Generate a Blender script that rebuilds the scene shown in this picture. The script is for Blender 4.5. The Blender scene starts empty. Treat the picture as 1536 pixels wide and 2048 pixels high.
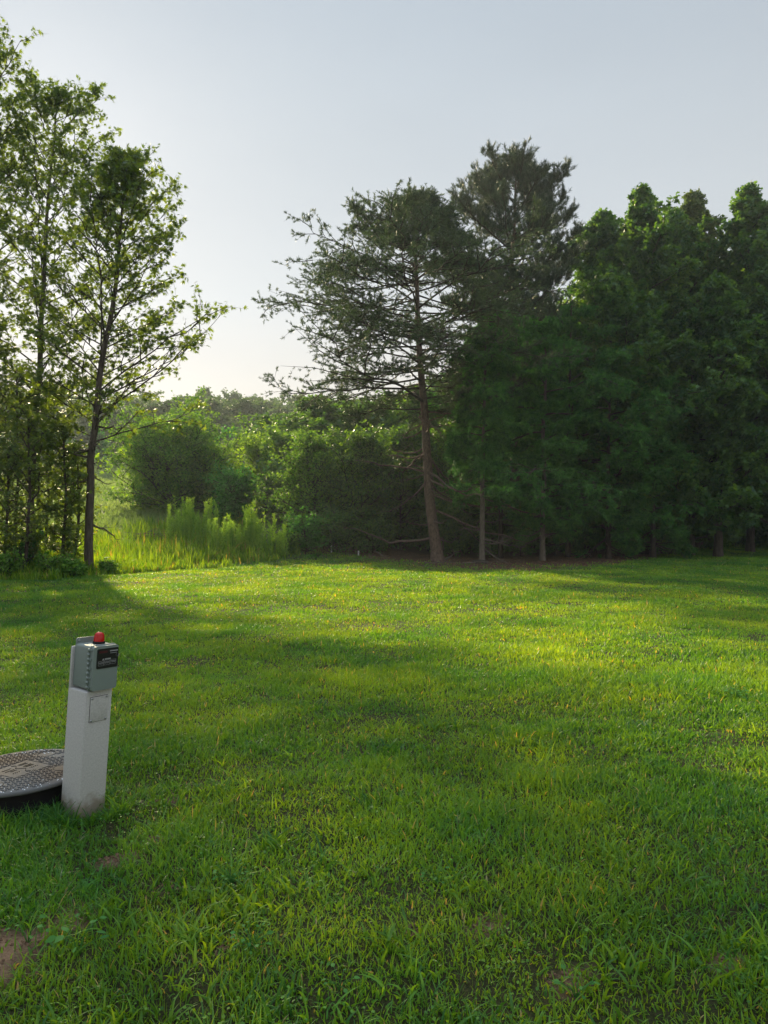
import bpy, math, random
import numpy as np
from mathutils import Vector

# ------------------------------------------------------------------ camera, sky, sun, exposure
scene = bpy.context.scene
F = 1479.0            # focal length in photograph pixels
HOR = 1040.0          # row of the eye level
CAMH = 1.6
SUN_AZ = -26.0
SUN_EL = 25.0

cam_d = bpy.data.cameras.new("camera")
cam = bpy.data.objects.new("camera", cam_d)
scene.collection.objects.link(cam)
cam_d.sensor_fit = 'VERTICAL'
cam_d.sensor_height = 36.0
cam_d.sensor_width = 27.0
cam_d.lens = 36.0 * F / 2048.0
cam_d.clip_start = 0.05
cam_d.clip_end = 3000
cam.location = (0, 0, CAMH)
cam.rotation_euler = (math.radians(90) + math.atan((HOR - 1024) / F), 0, 0)
scene.camera = cam

world = bpy.data.worlds.new("World")
scene.world = world
world.use_nodes = True
wt = world.node_tree
wt.nodes.clear()
sky = wt.nodes.new("ShaderNodeTexSky")
sky.sky_type = 'NISHITA'
sky.sun_disc = False
sky.sun_elevation = math.radians(SUN_EL)
sky.sun_rotation = math.radians(SUN_AZ)
sky.altitude = 100
sky.air_density = 1.0
sky.dust_density = 0.8
sky.ozone_density = 1.5
wb = wt.nodes.new("ShaderNodeBackground")
wb.inputs['Strength'].default_value = 0.0475
hs = wt.nodes.new("ShaderNodeHueSaturation")
hs.inputs['Saturation'].default_value = 0.62
wo = wt.nodes.new("ShaderNodeOutputWorld")
wt.links.new(sky.outputs[0], hs.inputs['Color'])
# veil of a hazy morning sky laid over the clear one, with added brightness overhead
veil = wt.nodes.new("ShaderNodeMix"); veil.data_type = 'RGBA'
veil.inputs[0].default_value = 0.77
wtc = wt.nodes.new("ShaderNodeTexCoord")
wsep = wt.nodes.new("ShaderNodeSeparateXYZ")
wt.links.new(wtc.outputs['Generated'], wsep.inputs[0])
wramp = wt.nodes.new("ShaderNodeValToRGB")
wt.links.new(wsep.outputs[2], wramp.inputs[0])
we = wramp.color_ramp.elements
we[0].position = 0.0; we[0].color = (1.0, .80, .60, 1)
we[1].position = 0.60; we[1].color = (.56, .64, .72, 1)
_y = we.new(0.9); _y.color = (1.35, 1.58, 1.82, 1)  # overhead glow above the camera's view, added to lift light on the grass
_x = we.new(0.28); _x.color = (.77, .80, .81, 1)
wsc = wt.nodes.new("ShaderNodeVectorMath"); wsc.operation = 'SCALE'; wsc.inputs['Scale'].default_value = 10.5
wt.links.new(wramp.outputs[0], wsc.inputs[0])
wns = wt.nodes.new("ShaderNodeTexNoise"); wns.inputs['Scale'].default_value = 2.2; wns.inputs['Detail'].default_value = 6
wmp = wt.nodes.new("ShaderNodeMapping"); wmp.inputs['Scale'].default_value = (1, 1, 2.5)
wt.links.new(wtc.outputs['Generated'], wmp.inputs[0]); wt.links.new(wmp.outputs[0], wns.inputs['Vector'])
wmr = wt.nodes.new("ShaderNodeMapRange"); wmr.inputs[1].default_value = .3; wmr.inputs[2].default_value = .7
wmr.inputs[3].default_value = 10.1; wmr.inputs[4].default_value = 10.9
wt.links.new(wns.outputs[0], wmr.inputs[0]); wt.links.new(wmr.outputs[0], wsc.inputs['Scale'])
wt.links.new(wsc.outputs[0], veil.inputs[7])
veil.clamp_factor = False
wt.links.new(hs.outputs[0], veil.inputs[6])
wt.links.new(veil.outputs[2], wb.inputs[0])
wt.links.new(wb.outputs[0], wo.inputs[0])

sun_d = bpy.data.lights.new("sun", 'SUN')
sun_d.energy = 5.0
sun_d.angle = math.radians(2.6)
sun_d.color = (1.0, 0.82, 0.50)
sun = bpy.data.objects.new("sun", sun_d)
scene.collection.objects.link(sun)
_a, _e = math.radians(SUN_AZ), math.radians(SUN_EL)
sdir = Vector((math.sin(_a) * math.cos(_e), math.cos(_a) * math.cos(_e), math.sin(_e)))
sun.rotation_euler = sdir.to_track_quat('Z', 'Y').to_euler()
sun.location = (-20, 40, 30)

scene.view_settings.view_transform = 'Standard'
scene.view_settings.look = 'None'
scene.view_settings.gamma = 1
scene.view_settings.exposure = 1.0
scene.cycles.max_bounces = 7
scene.cycles.diffuse_bounces = 3
scene.cycles.glossy_bounces = 2
scene.cycles.transmission_bounces = 4
scene.cycles.volume_bounces = 0
scene.cycles.caustics_reflective = False
scene.cycles.caustics_refractive = False

# ------------------------------------------------------------------ helpers
rng = np.random.default_rng(7)
random.seed(7)


def hash2(ix, iy, seed):
    h = (ix.astype(np.int64) * 374761393 + iy.astype(np.int64) * 668265263 + seed * 1442695041) & 0xffffffff
    h = ((h ^ (h >> 13)) * 1274126177) & 0xffffffff
    h = (h ^ (h >> 16)) & 0xffffffff
    return h / 4294967295.0


def noise2(x, y, seed=0):
    x = np.asarray(x, float); y = np.asarray(y, float)
    ix = np.floor(x); iy = np.floor(y)
    fx = x - ix; fy = y - iy
    fx = fx * fx * (3 - 2 * fx); fy = fy * fy * (3 - 2 * fy)
    a = hash2(ix, iy, seed); b = hash2(ix + 1, iy, seed)
    c = hash2(ix, iy + 1, seed); d = hash2(ix + 1, iy + 1, seed)
    return (a * (1 - fx) + b * fx) * (1 - fy) + (c * (1 - fx) + d * fx) * fy


def fbm(x, y, seed=0, oct=4):
    s = 0; a = 0.5; t = 0
    for o in range(oct):
        s = s + a * noise2(np.asarray(x) * 2 ** o, np.asarray(y) * 2 ** o, seed + o * 17)
        t += a; a *= 0.5
    return s / t


def sst(x, a, b):
    t = np.clip((np.asarray(x, float) - a) / (b - a), 0, 1)
    return t * t * (3 - 2 * t)


# clay patches without grass (x, y, radius)
BARE = [(-1.42, 2.72, 0.17), (-1.30, 2.98, 0.07), (-0.95, 3.25, 0.05), (0.42, 2.95, 0.05), (0.62, 2.62, 0.045),
        (1.25, 2.7, 0.05), (-1.15, 3.75, 0.055), (-1.22, 4.25, 0.06), (-1.3, 3.5, 0.07), (0.12, 2.9, .04), (-.6, 2.75, .04)]


def edge_d(px):
    """distance at which the mown lawn ends, by direction"""
    return np.interp(px, [-600, 0, 130, 300, 520, 640, 700, 760, 850, 950, 1100, 1220, 1300, 1400, 1536, 2200],
                     [17, 18.9, 18.9, 23.0, 26.0, 29.0, 28.5, 26.5, 24.5, 23.0, 22.5, 25.0, 29, 37, 46, 46])


def ground_z(x, y):
    x = np.asarray(x, float); y = np.asarray(y, float)
    m = sst(-x, -3.0, 6.0)
    up = np.clip(y - 25.0, 0, None)
    hill = 0.145 * (np.sqrt(up * up + 9) - 3)
    hill = np.minimum(hill, 8.0 + 0.01 * hill)
    right = sst(x, 8, 30) * sst(y, 25, 50) * 0.35
    z = hill * m + hill * 0.25 * (1 - m) * sst(y, 30, 60) + right
    z = z + (fbm(x * 0.25, y * 0.25, 3) - 0.5) * 0.22 * sst(np.hypot(x, y), 3, 12)
    near = sst(14 - np.hypot(x, y), 0, 8)
    z = z + (fbm(x * 2.2, y * 2.2, 5) - 0.5) * 0.07 * near
    # small pot hole beside the post
    z = z - 0.07 * np.exp(-(((x + 1.37) ** 2 + (y - 3.83) ** 2) / 0.004))
    return z


def W(px, D, dz=0.0):
    x = (px - 768) / F * D
    return np.array([x, D, float(ground_z(x, D)) + dz])


def ztop(py, D):
    return CAMH - (py - HOR) / F * D


def xat(px, D):
    return (px - 768) / F * D


def set_props(o, label=None, cat=None, group=None, kind=None):
    if label: o['label'] = label
    if cat: o['category'] = cat
    if group: o['group'] = group
    if kind: o['kind'] = kind
    return o


def build(name, chunks, mats, parent=None, loc=None, smooth=False):
    """chunks: (V, F, v, material_index[, smooth]) -> ONE mesh object"""
    me = bpy.data.meshes.new(name)
    V = np.concatenate([c[0].reshape(-1, 3) for c in chunks]).astype(np.float32)
    off = 0; loops = []; starts = []; vals = []; mi = []; sm = []; ls = 0
    for c in chunks:
        v, f = c[0].reshape(-1, 3), np.asarray(c[1])
        n, k = f.shape
        loops.append((f + off).ravel()); starts.append(ls + np.arange(n) * k); ls += n * k
        val = c[2]
        vals.append(np.full(n, val) if np.isscalar(val) else np.asarray(val))
        mi.append(np.full(n, c[3])); sm.append(np.full(n, bool(c[4]) if len(c) > 4 else smooth))
        off += len(v)
    loops = np.concatenate(loops).astype(np.int32); starts = np.concatenate(starts).astype(np.int32)
    me.vertices.add(len(V)); me.vertices.foreach_set("co", V.ravel())
    me.loops.add(len(loops)); me.loops.foreach_set("vertex_index", loops)
    me.polygons.add(len(starts)); me.polygons.foreach_set("loop_start", starts)
    me.polygons.foreach_set("material_index", np.concatenate(mi).astype(np.int32))
    me.update(calc_edges=True)
    me.polygons.foreach_set("use_smooth", np.concatenate(sm))
    at = me.attributes.new("v", 'FLOAT', 'FACE')
    at.data.foreach_set("value", np.concatenate(vals).astype(np.float32))
    for m in (mats if isinstance(mats, (list, tuple)) else [mats]):
        me.materials.append(m)
    o = bpy.data.objects.new(name, me)
    scene.collection.objects.link(o)
    if parent: o.parent = parent
    if loc is not None: o.location = loc
    return o


def empty(name, loc, label, cat, group=None):
    o = bpy.data.objects.new(name, None)
    scene.collection.objects.link(o)
    o.location = tuple(float(a) for a in loc)
    o.empty_display_size = 0.2
    return set_props(o, label, cat, group)


def copy_thing(root, loc, rz, sc=1.0, label=None, zs=None):
    r = root.copy(); scene.collection.objects.link(r)
    r.location = tuple(float(a) for a in loc); r.rotation_euler = (0, 0, rz)
    r.scale = (sc, sc, zs if zs else sc)
    if label: r['label'] = label
    for ch in list(root.children):
        c = ch.copy(); scene.collection.objects.link(c); c.parent = r
    return r


def norm(a):
    return a / np.maximum(np.linalg.norm(a, axis=-1, keepdims=True), 1e-9)


def tubes(P, R, sides):
    """P (n,m,3) R (n,m) -> V, F quads"""
    n, m, _ = P.shape
    T = np.empty_like(P); T[:, 1:-1] = P[:, 2:] - P[:, :-2]; T[:, 0] = P[:, 1] - P[:, 0]; T[:, -1] = P[:, -1] - P[:, -2]
    T = norm(T)
    ref = np.where(np.abs(T[:, :1, 2:3]) > 0.8, np.array([1.0, 0, 0]), np.array([0, 0, 1.0]))
    ref = np.broadcast_to(ref, T.shape)
    A = norm(np.cross(T, ref)); B = np.cross(T, A)
    ang = np.arange(sides) * 2 * math.pi / sides
    V = P[:, :, None, :] + R[:, :, None, None] * (np.cos(ang)[None, None, :, None] * A[:, :, None, :] + np.sin(ang)[None, None, :, None] * B[:, :, None, :])
    idx = np.arange(n * m * sides).reshape(n, m, sides)
    a = idx[:, :-1, :]; b = np.roll(a, -1, axis=2); d = idx[:, 1:, :]; c = np.roll(d, -1, axis=2)
    Fq = np.stack([a, b, c, d], axis=-1).reshape(-1, 4)
    return V.reshape(-1, 3), Fq


def star_template():
    pts = []
    lob = [(-72, .78), (-50, .36), (-36, .95), (-18, .40), (0, 1.08), (18, .40), (36, .95), (50, .36), (72, .78), (108, .30), (180, .18), (-108, .30)]
    for a, r in lob:
        a = math.radians(a); pts.append((math.sin(a) * r, math.cos(a) * r + 0.1, -0.25 * r * r))
    return np.array(pts)


STAR = star_template()
OVAL = np.array([(0, 0, 0), (.28, .3, .03), (.34, .6, .0), (0, 1.1, -.1), (-.34, .6, 0.0), (-.28, .3, .03)])
TRI3 = np.array([(-.45, .0, 0), (.45, .1, 0), (.6, .7, -.1), (.15, .62, 0), (0, 1.15, -.15), (-.2, .6, 0), (-.6, .6, -.1)])


def leaves(P, A, N, size, tmpl, val):
    """leaf polygons at P, axis A, normal hint N"""
    A = norm(A); B = norm(np.cross(N, A)); C = np.cross(A, B)
    s = np.asarray(size).reshape(-1, 1, 1) * np.ones((len(P), 1, 1))
    t = tmpl
    V = P[:, None, :] + s * (t[None, :, 0:1] * B[:, None, :] + t[None, :, 1:2] * A[:, None, :] + t[None, :, 2:3] * C[:, None, :])
    k = len(t)
    Fa = np.arange(len(P) * k).reshape(-1, k)
    return V.reshape(-1, 3), Fa, val


def needles(P, A, k, length, width, spread, val, r):
    """tufts of k thin needles around axis A"""
    n = len(P)
    A = norm(A)
    D = norm(A[:, None, :] + spread * r.normal(size=(n, k, 3)) * 0.6)
    S = P[:, None, :] + A[:, None, :] * (r.random((n, k, 1)) - 0.6) * length * 0.9
    L = length * (0.7 + 0.5 * r.random((n, k, 1)))
    side = norm(np.cross(D, r.normal(size=(n, k, 3)))) * width * 0.5
    V = np.stack([S - side * 0.6, S + side * 0.6, S + D * L * 0.6 + side, S + D * L, ], axis=2)
    Fa = np.arange(n * k * 4).reshape(-1, 4)
    return V.reshape(-1, 3), Fa, np.repeat(val, k)


def rand_unit(r, n):
    return norm(r.normal(size=(n, 3)))


def interp_curve(P, t):
    """P (n,m,3), t (n,k) in 0..1 -> points (n,k,3), tangent"""
    n, m, _ = P.shape
    u = t * (m - 1); i = np.clip(np.floor(u).astype(int), 0, m - 2); f = (u - i)[..., None]
    ar = np.arange(n)[:, None]
    a = P[ar, i]; b = P[ar, i + 1]
    return a * (1 - f) + b * f, norm(b - a)


def grow(seed, trunk, r0, h0, env, n1, elev, curv, n2, n3, k4, kind, lsize, tw=0.5, l2=0.42, flat=0.6, up=0.25,
         bare=0, bare_rng=(0.1, 0.4), bare_len=2.5, wood_sides=(10, 6, 4), droop=0.0, need=None, azbias=None, topr=0.02,
         hpow=1.0, clear=0.25, wg=.05, lo=.55, lump=.56, thick=1.0):
    """wood chunks and leaf chunks of one tree; trunk: list of (x,y,z) relative to the base"""
    r = np.random.default_rng(seed)
    tp = np.array(trunk, float)
    hh = tp[:, 2]; H = hh[-1]
    m = 26
    zs = np.linspace(-0.15, H, m)
    tx = np.interp(zs, hh, tp[:, 0]) + (fbm(zs * 0.6, zs * 0 + seed, seed) - .5) * 0.12
    ty = np.interp(zs, hh, tp[:, 1]) + (fbm(zs * 0.6, zs * 0 + seed + 9, seed + 3) - .5) * 0.12
    TR = np.stack([tx, ty, zs], 1)[None]
    fr = np.clip(zs / H, 0, 1)
    rad = r0 * (1 - fr) ** 0.85 + topr + r0 * 0.45 * np.exp(-np.clip(zs, 0, None) / 0.25)
    wood = []
    V, Fq = tubes(TR, rad[None], wood_sides[0]); wood.append((V, Fq, r.random(len(Fq)), 0, True))

    def trunk_at(h):
        return np.stack([np.interp(h, zs, tx), np.interp(h, zs, ty), h], -1), np.interp(h, zs, rad)
    # level 1
    q = ((np.arange(n1) + r.random(n1)) / n1) ** hpow
    h = h0 + (H - h0) * q * 0.985
    az = np.arange(n1) * 2.39996 + r.random(n1) * 0.9
    L = env(q, az) * r.uniform(lo, 1.1, n1) * (1 - lump / 2 + lump * sst(fbm(np.cos(az) * 1.2 + 5, q * 5 + np.sin(az) * 1.2, seed + 40, 2), .25, .75))
    el = elev(q) + r.normal(size=n1) * 0.12
    S, rb = trunk_at(h)
    t = np.linspace(0, 1, 9)[None, :, None]
    hd = np.stack([np.cos(az), np.sin(az), 0 * az], -1)
    wig = np.cumsum(r.normal(size=(n1, 9, 3)) * wg, axis=1); wig[:, 0] = 0
    B1 = S[:, None] + L[:, None, None] * (hd[:, None] * t * np.cos(el)[:, None, None] + np.array([0, 0, 1.0]) * (t * np.sin(el)[:, None, None] + curv * t * t) + wig * t)
    R1 = (thick * np.minimum(rb * 0.55, 0.012 * L + 0.008))[:, None] * (1 - t[0, :, 0]) ** 0.8 + 0.005
    V, Fq = tubes(B1, R1, wood_sides[1]); wood.append((V, Fq, r.random(len(Fq)), 1, True))
    # level 2
    t2 = clear + (1 - clear) * ((np.arange(n2)[None] + r.random((n1, n2))) / n2)
    S2, T2 = interp_curve(B1, t2)
    lat = norm(np.cross(T2, np.array([0, 0, 1.0])))
    sgn = np.where((np.arange(n2)[None, :, None] % 2) == 0, 1.0, -1.0)
    side = lat * sgn + (1 - flat) * r.normal(size=S2.shape) * 0.8
    D2 = norm(T2 * 0.9 + side * 0.85 + np.array([0, 0, up]))
    L2 = L[:, None] * l2 * (1.15 - 0.8 * t2) * r.uniform(0.6, 1.25, t2.shape) + 0.07
    n = n1 * n2
    S2 = S2.reshape(n, 3); D2 = D2.reshape(n, 3); L2 = L2.reshape(n)
    t = np.linspace(0, 1, 5)[None, :, None]
    wig = np.cumsum(r.normal(size=(n, 5, 3)) * 0.06, axis=1); wig[:, 0] = 0
    B2 = S2[:, None] + L2[:, None, None] * (D2[:, None] * t + wig * t - np.array([0, 0, 1.0]) * droop * t * t)
    R2 = (0.009 * L2 + 0.004)[:, None] * (1 - t[0, :, 0]) + 0.003
    V, Fq = tubes(B2, R2, wood_sides[2]); wood.append((V, Fq, r.random(len(Fq)), 1))
    # level 3 twigs
    t3 = 0.15 + 0.85 * ((np.arange(n3)[None] + r.random((n, n3))) / n3)
    S3, T3 = interp_curve(B2, t3)
    D3 = norm(T3 + 0.9 * r.normal(size=S3.shape) * np.array([1, 1, 0.7]) + np.array([0, 0, up * 0.8 - droop]))
    L3 = tw * r.uniform(0.5, 1.3, (n, n3))
    nn = n * n3
    S3 = S3.reshape(nn, 3); D3 = D3.reshape(nn, 3); L3 = L3.reshape(nn)
    B3 = S3[:, None] + L3[:, None, None] * D3[:, None] * np.array([0, 0.5, 1.0])[None, :, None]
    B3[:, 2, 2] -= 0.12 * L3
    R3 = np.broadcast_to(np.array([0.005, 0.004, 0.002]), (nn, 3)).copy()
    if kind != 'far':
        V, Fq = tubes(B3, R3, 3); wood.append((V, Fq, r.random(len(Fq)), 1))
    # leaves
    t4 = r.random((nn, k4)) * 0.95 + 0.1
    P4, T4 = interp_curve(B3, np.clip(t4, 0, 1))
    ll = nn * k4
    P4 = P4.reshape(ll, 3); T4 = T4.reshape(ll, 3)
    base_v = np.repeat(r.random(nn), k4) * 0.5 + r.random(ll) * 0.5
    if need:
        chunk = needles(P4, T4 + np.array([0, 0, need.get('up', 0.2)]), need['k'], need['len'], need['w'], need['spread'], base_v, r)
    else:
        out = T4 * 0.5 + r.normal(size=(ll, 3)) * 0.6 + np.array([0, 0, -0.25])
        P4 = P4 + r.normal(size=(ll, 3)) * lsize * 0.35
        N = np.array([0, 0, 1.0]) + r.normal(size=(ll, 3)) * 0.75
        tm = {'star': STAR, 'oval': OVAL, 'tri': TRI3, 'far': TRI3}[kind]
        chunk = leaves(P4, out, N, lsize * r.uniform(0.6, 1.2, ll), tm, base_v)
    lf = [(chunk[0], chunk[1], chunk[2], 0)]
    # bare, dead branches low on the trunk
    if bare:
        hb = H * r.uniform(bare_rng[0], bare_rng[1], bare)
        azb = r.random(bare) * 6.28
        Sb, rbb = trunk_at(hb)
        Lb = bare_len * r.uniform(0.25, 1.1, bare)
        t = np.linspace(0, 1, 9)[None, :, None]
        hd = np.stack([np.cos(azb), np.sin(azb), r.normal(size=bare) * 0.25], -1)
        wig = np.cumsum(r.normal(size=(bare, 9, 3)) * 0.05, axis=1); wig[:, 0] = 0
        Bb = Sb[:, None] + Lb[:, None, None] * (hd[:, None] * t + wig * t + np.array([0, 0, 1.0]) * (-0.35 * t + 0.25 * t * t))
        Rb = (0.011 * Lb + 0.012)[:, None] * (1 - t[0, :, 0]) ** 0.7 + 0.004
        V, Fq = tubes(Bb, Rb, 5); wood.append((V, Fq, r.random(len(Fq)), 0, True))
        tb = r.uniform(0.25, 0.95, (bare, 5))
        Sc, Tc = interp_curve(Bb, tb)
        Dc = norm(Tc + 0.8 * r.normal(size=Sc.shape))
        Lc = (Lb[:, None] * 0.3 * r.uniform(0.3, 1.2, tb.shape)).reshape(-1)
        Sc = Sc.reshape(-1, 3); Dc = Dc.reshape(-1, 3)
        Bc = Sc[:, None] + Lc[:, None, None] * Dc[:, None] * np.linspace(0, 1, 4)[None, :, None]
        Bc = Bc + r.normal(size=Bc.shape) * 0.02
        V, Fq = tubes(Bc, np.broadcast_to(np.array([.009, .007, .005, .003]), (len(Bc), 4)), 3); wood.append((V, Fq, r.random(len(Fq)), 0))
    return wood, lf


# ------------------------------------------------------------------ materials
def new_mat(name):
    m = bpy.data.materials.new(name); m.use_nodes = True
    nt = m.node_tree; nt.nodes.clear()
    return m, nt, nt.nodes, nt.links


def foliage(name, ca, cb, trans=0.5, tcol=None, rough=0.5, spec=0.3, tips=None, patch=None):
    """leaf material: colour varies leaf by leaf (attribute v), light passes through"""
    m, nt, N, Lk = new_mat(name)
    at = N.new("ShaderNodeAttribute"); at.attribute_name = "v"
    ramp = N.new("ShaderNodeValToRGB"); Lk.new(at.outputs['Fac'], ramp.inputs[0])
    e = ramp.color_ramp.elements
    e[0].position = 0.15; e[0].color = (*ca, 1); e[1].position = 0.85; e[1].color = (*cb, 1)
    if tips:
        x = e.new(0.94); x.color = (*cb, 1)
        y = e.new(0.985); y.color = (*tips, 1)
    col = ramp.outputs[0]
    if patch:      # slow change of hue from place to place
        tc = N.new("ShaderNodeTexCoord"); ns = N.new("ShaderNodeTexNoise"); ns.inputs['Scale'].default_value = patch[0]
        ns.inputs['Detail'].default_value = 3
        Lk.new(tc.outputs['Object'], ns.inputs['Vector'])
        mr = N.new("ShaderNodeMapRange"); mr.inputs[1].default_value = 0.38; mr.inputs[2].default_value = 0.62
        Lk.new(ns.outputs[0], mr.inputs[0])
        mx = N.new("ShaderNodeMix"); mx.data_type = 'RGBA'; mx.blend_type = 'MULTIPLY'
        mx.inputs[7].default_value = (*patch[1], 1)
        Lk.new(mr.outputs[0], mx.inputs[0]); Lk.new(col, mx.inputs[6]); col = mx.outputs[2]
    p = N.new("ShaderNodeBsdfPrincipled"); p.inputs['Roughness'].default_value = rough
    p.inputs['Specular IOR Level'].default_value = spec
    Lk.new(col, p.inputs['Base Color'])
    tr = N.new("ShaderNodeBsdfTranslucent")
    mul = N.new("ShaderNodeMix"); mul.data_type = 'RGBA'; mul.blend_type = 'MULTIPLY'; mul.inputs[0].default_value = 1
    tc2 = tcol or (2.6, 2.0, 0.7)
    mul.clamp_result = False
    vm = N.new("ShaderNodeVectorMath"); vm.operation = 'MULTIPLY'; vm.inputs[1].default_value = tc2
    Lk.new(col, vm.inputs[0]); Lk.new(vm.outputs[0], tr.inputs[0])
    N.remove(mul)
    mix = N.new("ShaderNodeMixShader"); mix.inputs[0].default_value = trans
    Lk.new(p.outputs[0], mix.inputs[1]); Lk.new(tr.outputs[0], mix.inputs[2])
    out = N.new("ShaderNodeOutputMaterial"); Lk.new(mix.outputs[0], out.inputs[0])
    return m


def bark(name, ca, cb, scale=7, stretch=0.2, bump=0.6):
    m, nt, N, Lk = new_mat(name)
    tc = N.new("ShaderNodeTexCoord"); mp = N.new("ShaderNodeMapping"); mp.inputs['Scale'].default_value = (scale, scale, scale * stretch)
    Lk.new(tc.outputs['Object'], mp.inputs[0])
    ns = N.new("ShaderNodeTexNoise"); ns.inputs['Scale'].default_value = 2.5; ns.inputs['Detail'].default_value = 8; ns.inputs['Roughness'].default_value = .7
    Lk.new(mp.outputs[0], ns.inputs['Vector'])
    rp = N.new("ShaderNodeValToRGB"); rp.color_ramp.elements[0].position = .35; rp.color_ramp.elements[0].color = (*ca, 1)
    rp.color_ramp.elements[1].position = .68; rp.color_ramp.elements[1].color = (*cb, 1)
    Lk.new(ns.outputs[0], rp.inputs[0])
    p = N.new("ShaderNodeBsdfPrincipled"); p.inputs['Roughness'].default_value = .85; p.inputs['Specular IOR Level'].default_value = .2
    Lk.new(rp.outputs[0], p.inputs['Base Color'])
    bp = N.new("ShaderNodeBump"); bp.inputs['Strength'].default_value = bump; bp.inputs['Distance'].default_value = .03
    Lk.new(ns.outputs[0], bp.inputs['Height']); Lk.new(bp.outputs[0], p.inputs['Normal'])
    out = N.new("ShaderNodeOutputMaterial"); Lk.new(p.outputs[0], out.inputs[0])
    return m


def plain(name, col, rough=.5, spec=.4, noise=None, bump=0, metal=0, coat=0):
    """noise: (scale, other colour, low, high)"""
    m, nt, N, Lk = new_mat(name)
    p = N.new("ShaderNodeBsdfPrincipled"); p.inputs['Roughness'].default_value = rough
    p.inputs['Specular IOR Level'].default_value = spec; p.inputs['Metallic'].default_value = metal
    p.inputs['Coat Weight'].default_value = coat
    p.inputs['Base Color'].default_value = (*col, 1)
    if noise:
        tc = N.new("ShaderNodeTexCoord")
        ns = N.new("ShaderNodeTexNoise"); ns.inputs['Scale'].default_value = noise[0]; ns.inputs['Detail'].default_value = 6
        Lk.new(tc.outputs['Object'], ns.inputs['Vector'])
        rp = N.new("ShaderNodeValToRGB"); rp.color_ramp.elements[0].position = noise[2]; rp.color_ramp.elements[0].color = (*noise[1], 1)
        rp.color_ramp.elements[1].position = noise[3]; rp.color_ramp.elements[1].color = (*col, 1)
        Lk.new(ns.outputs[0], rp.inputs[0]); Lk.new(rp.outputs[0], p.inputs['Base Color'])
        if bump:
            bp = N.new("ShaderNodeBump"); bp.inputs['Strength'].default_value = bump; bp.inputs['Distance'].default_value = .004
            Lk.new(ns.outputs[0], bp.inputs['Height']); Lk.new(bp.outputs[0], p.inputs['Normal'])
    out = N.new("ShaderNodeOutputMaterial"); Lk.new(p.outputs[0], out.inputs[0])
    return m


M = {}
M['grass'] = foliage("lawn_grass", (.044, .158, .024), (.200, .41, .038), .5, (2.9, 1.7, .25), .45, .36, tips=(.42, .36, .16), patch=(.75, (.48, .74, 1.2)))
M['tallgrass'] = foliage("tall_meadow_grass", (.07, .18, .02), (.22, .36, .03), .52, (2.0, 1.6, .3), .5, .25, tips=(.32, .24, .12))
M['meadow'] = foliage("meadow_grass", (.12, .20, .06), (.24, .31, .12), .45, (1.5, 1.5, .8), .6, .2)
M['gum'] = foliage("sweetgum_leaf", (.045, .095, .022), (.115, .19, .036), .5, (2.4, 1.9, .35), .4, .45)
M['gumdark'] = foliage("deciduous_leaf", (.034, .11, .036), (.12, .245, .062), .45, (2.6, 2.0, .35), .42, .4, patch=(.35, (.55, .68, .85)))
M['red'] = foliage("reddish_leaf", (.045, .10, .03), (.13, .18, .055), .4, (1.8, 1.6, .7), .45, .3)
M['needle'] = foliage("pine_needle", (.03, .062, .03), (.09, .14, .055), .22, (1.6, 1.6, .8), .5, .3)
M['needle2'] = foliage("long_pine_needle", (.026, .050, .032), (.065, .10, .055), .22, (1.6, 1.6, .8), .45, .35)
M['cedar'] = foliage("cedar_foliage", (.024, .090, .026), (.105, .26, .055), .25, (1.6, 2.0, .7), .6, .2)
M['bright'] = foliage("bright_shrub_leaf", (.09, .20, .025), (.20, .34, .045), .5, (2.2, 1.9, .4), .6, .1)
M['olive'] = foliage("olive_shrub_leaf", (.05, .15, .028), (.15, .30, .055), .42, (2.2, 1.8, .6), .6, .1)
M['green'] = foliage("low_shrub_leaf", (.035, .13, .035), (.10, .27, .065), .4, (1.8, 1.9, .6), .6, .1)
M['fennel'] = foliage("feathery_weed", (.12, .27, .04), (.30, .46, .08), .5, (1.6, 1.5, .5), .5, .2)
M['far'] = foliage("far_tree_leaf", (.03, .065, .026), (.08, .135, .045), .35, (2.0, 2.0, .8), .5, .2)
M['orange'] = foliage("orange_leaf", (.45, .12, .03), (.55, .22, .05), .5, (1.3, 1.2, .7), .5, .2)
M['straw'] = foliage("dry_needle_litter", (.10, .05, .025), (.26, .15, .085), .1, (1, 1, 1), .8, .1)
M['bark'] = bark("grey_bark", (.045, .035, .028), (.15, .125, .10))
M['pinebark'] = bark("pine_bark", (.055, .040, .033), (.21, .145, .115), 9, .35, .9)
M['palebark'] = bark("pale_bark", (.07, .058, .047), (.19, .16, .13), 9, .25)
M['darkbark'] = bark("dark_bark", (.03, .023, .02), (.09, .07, .055))
M['post'] = plain("white_composite", (.50, .49, .48), .6, .35, (110, (.40, .395, .39), .30, .62), .25)
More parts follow.
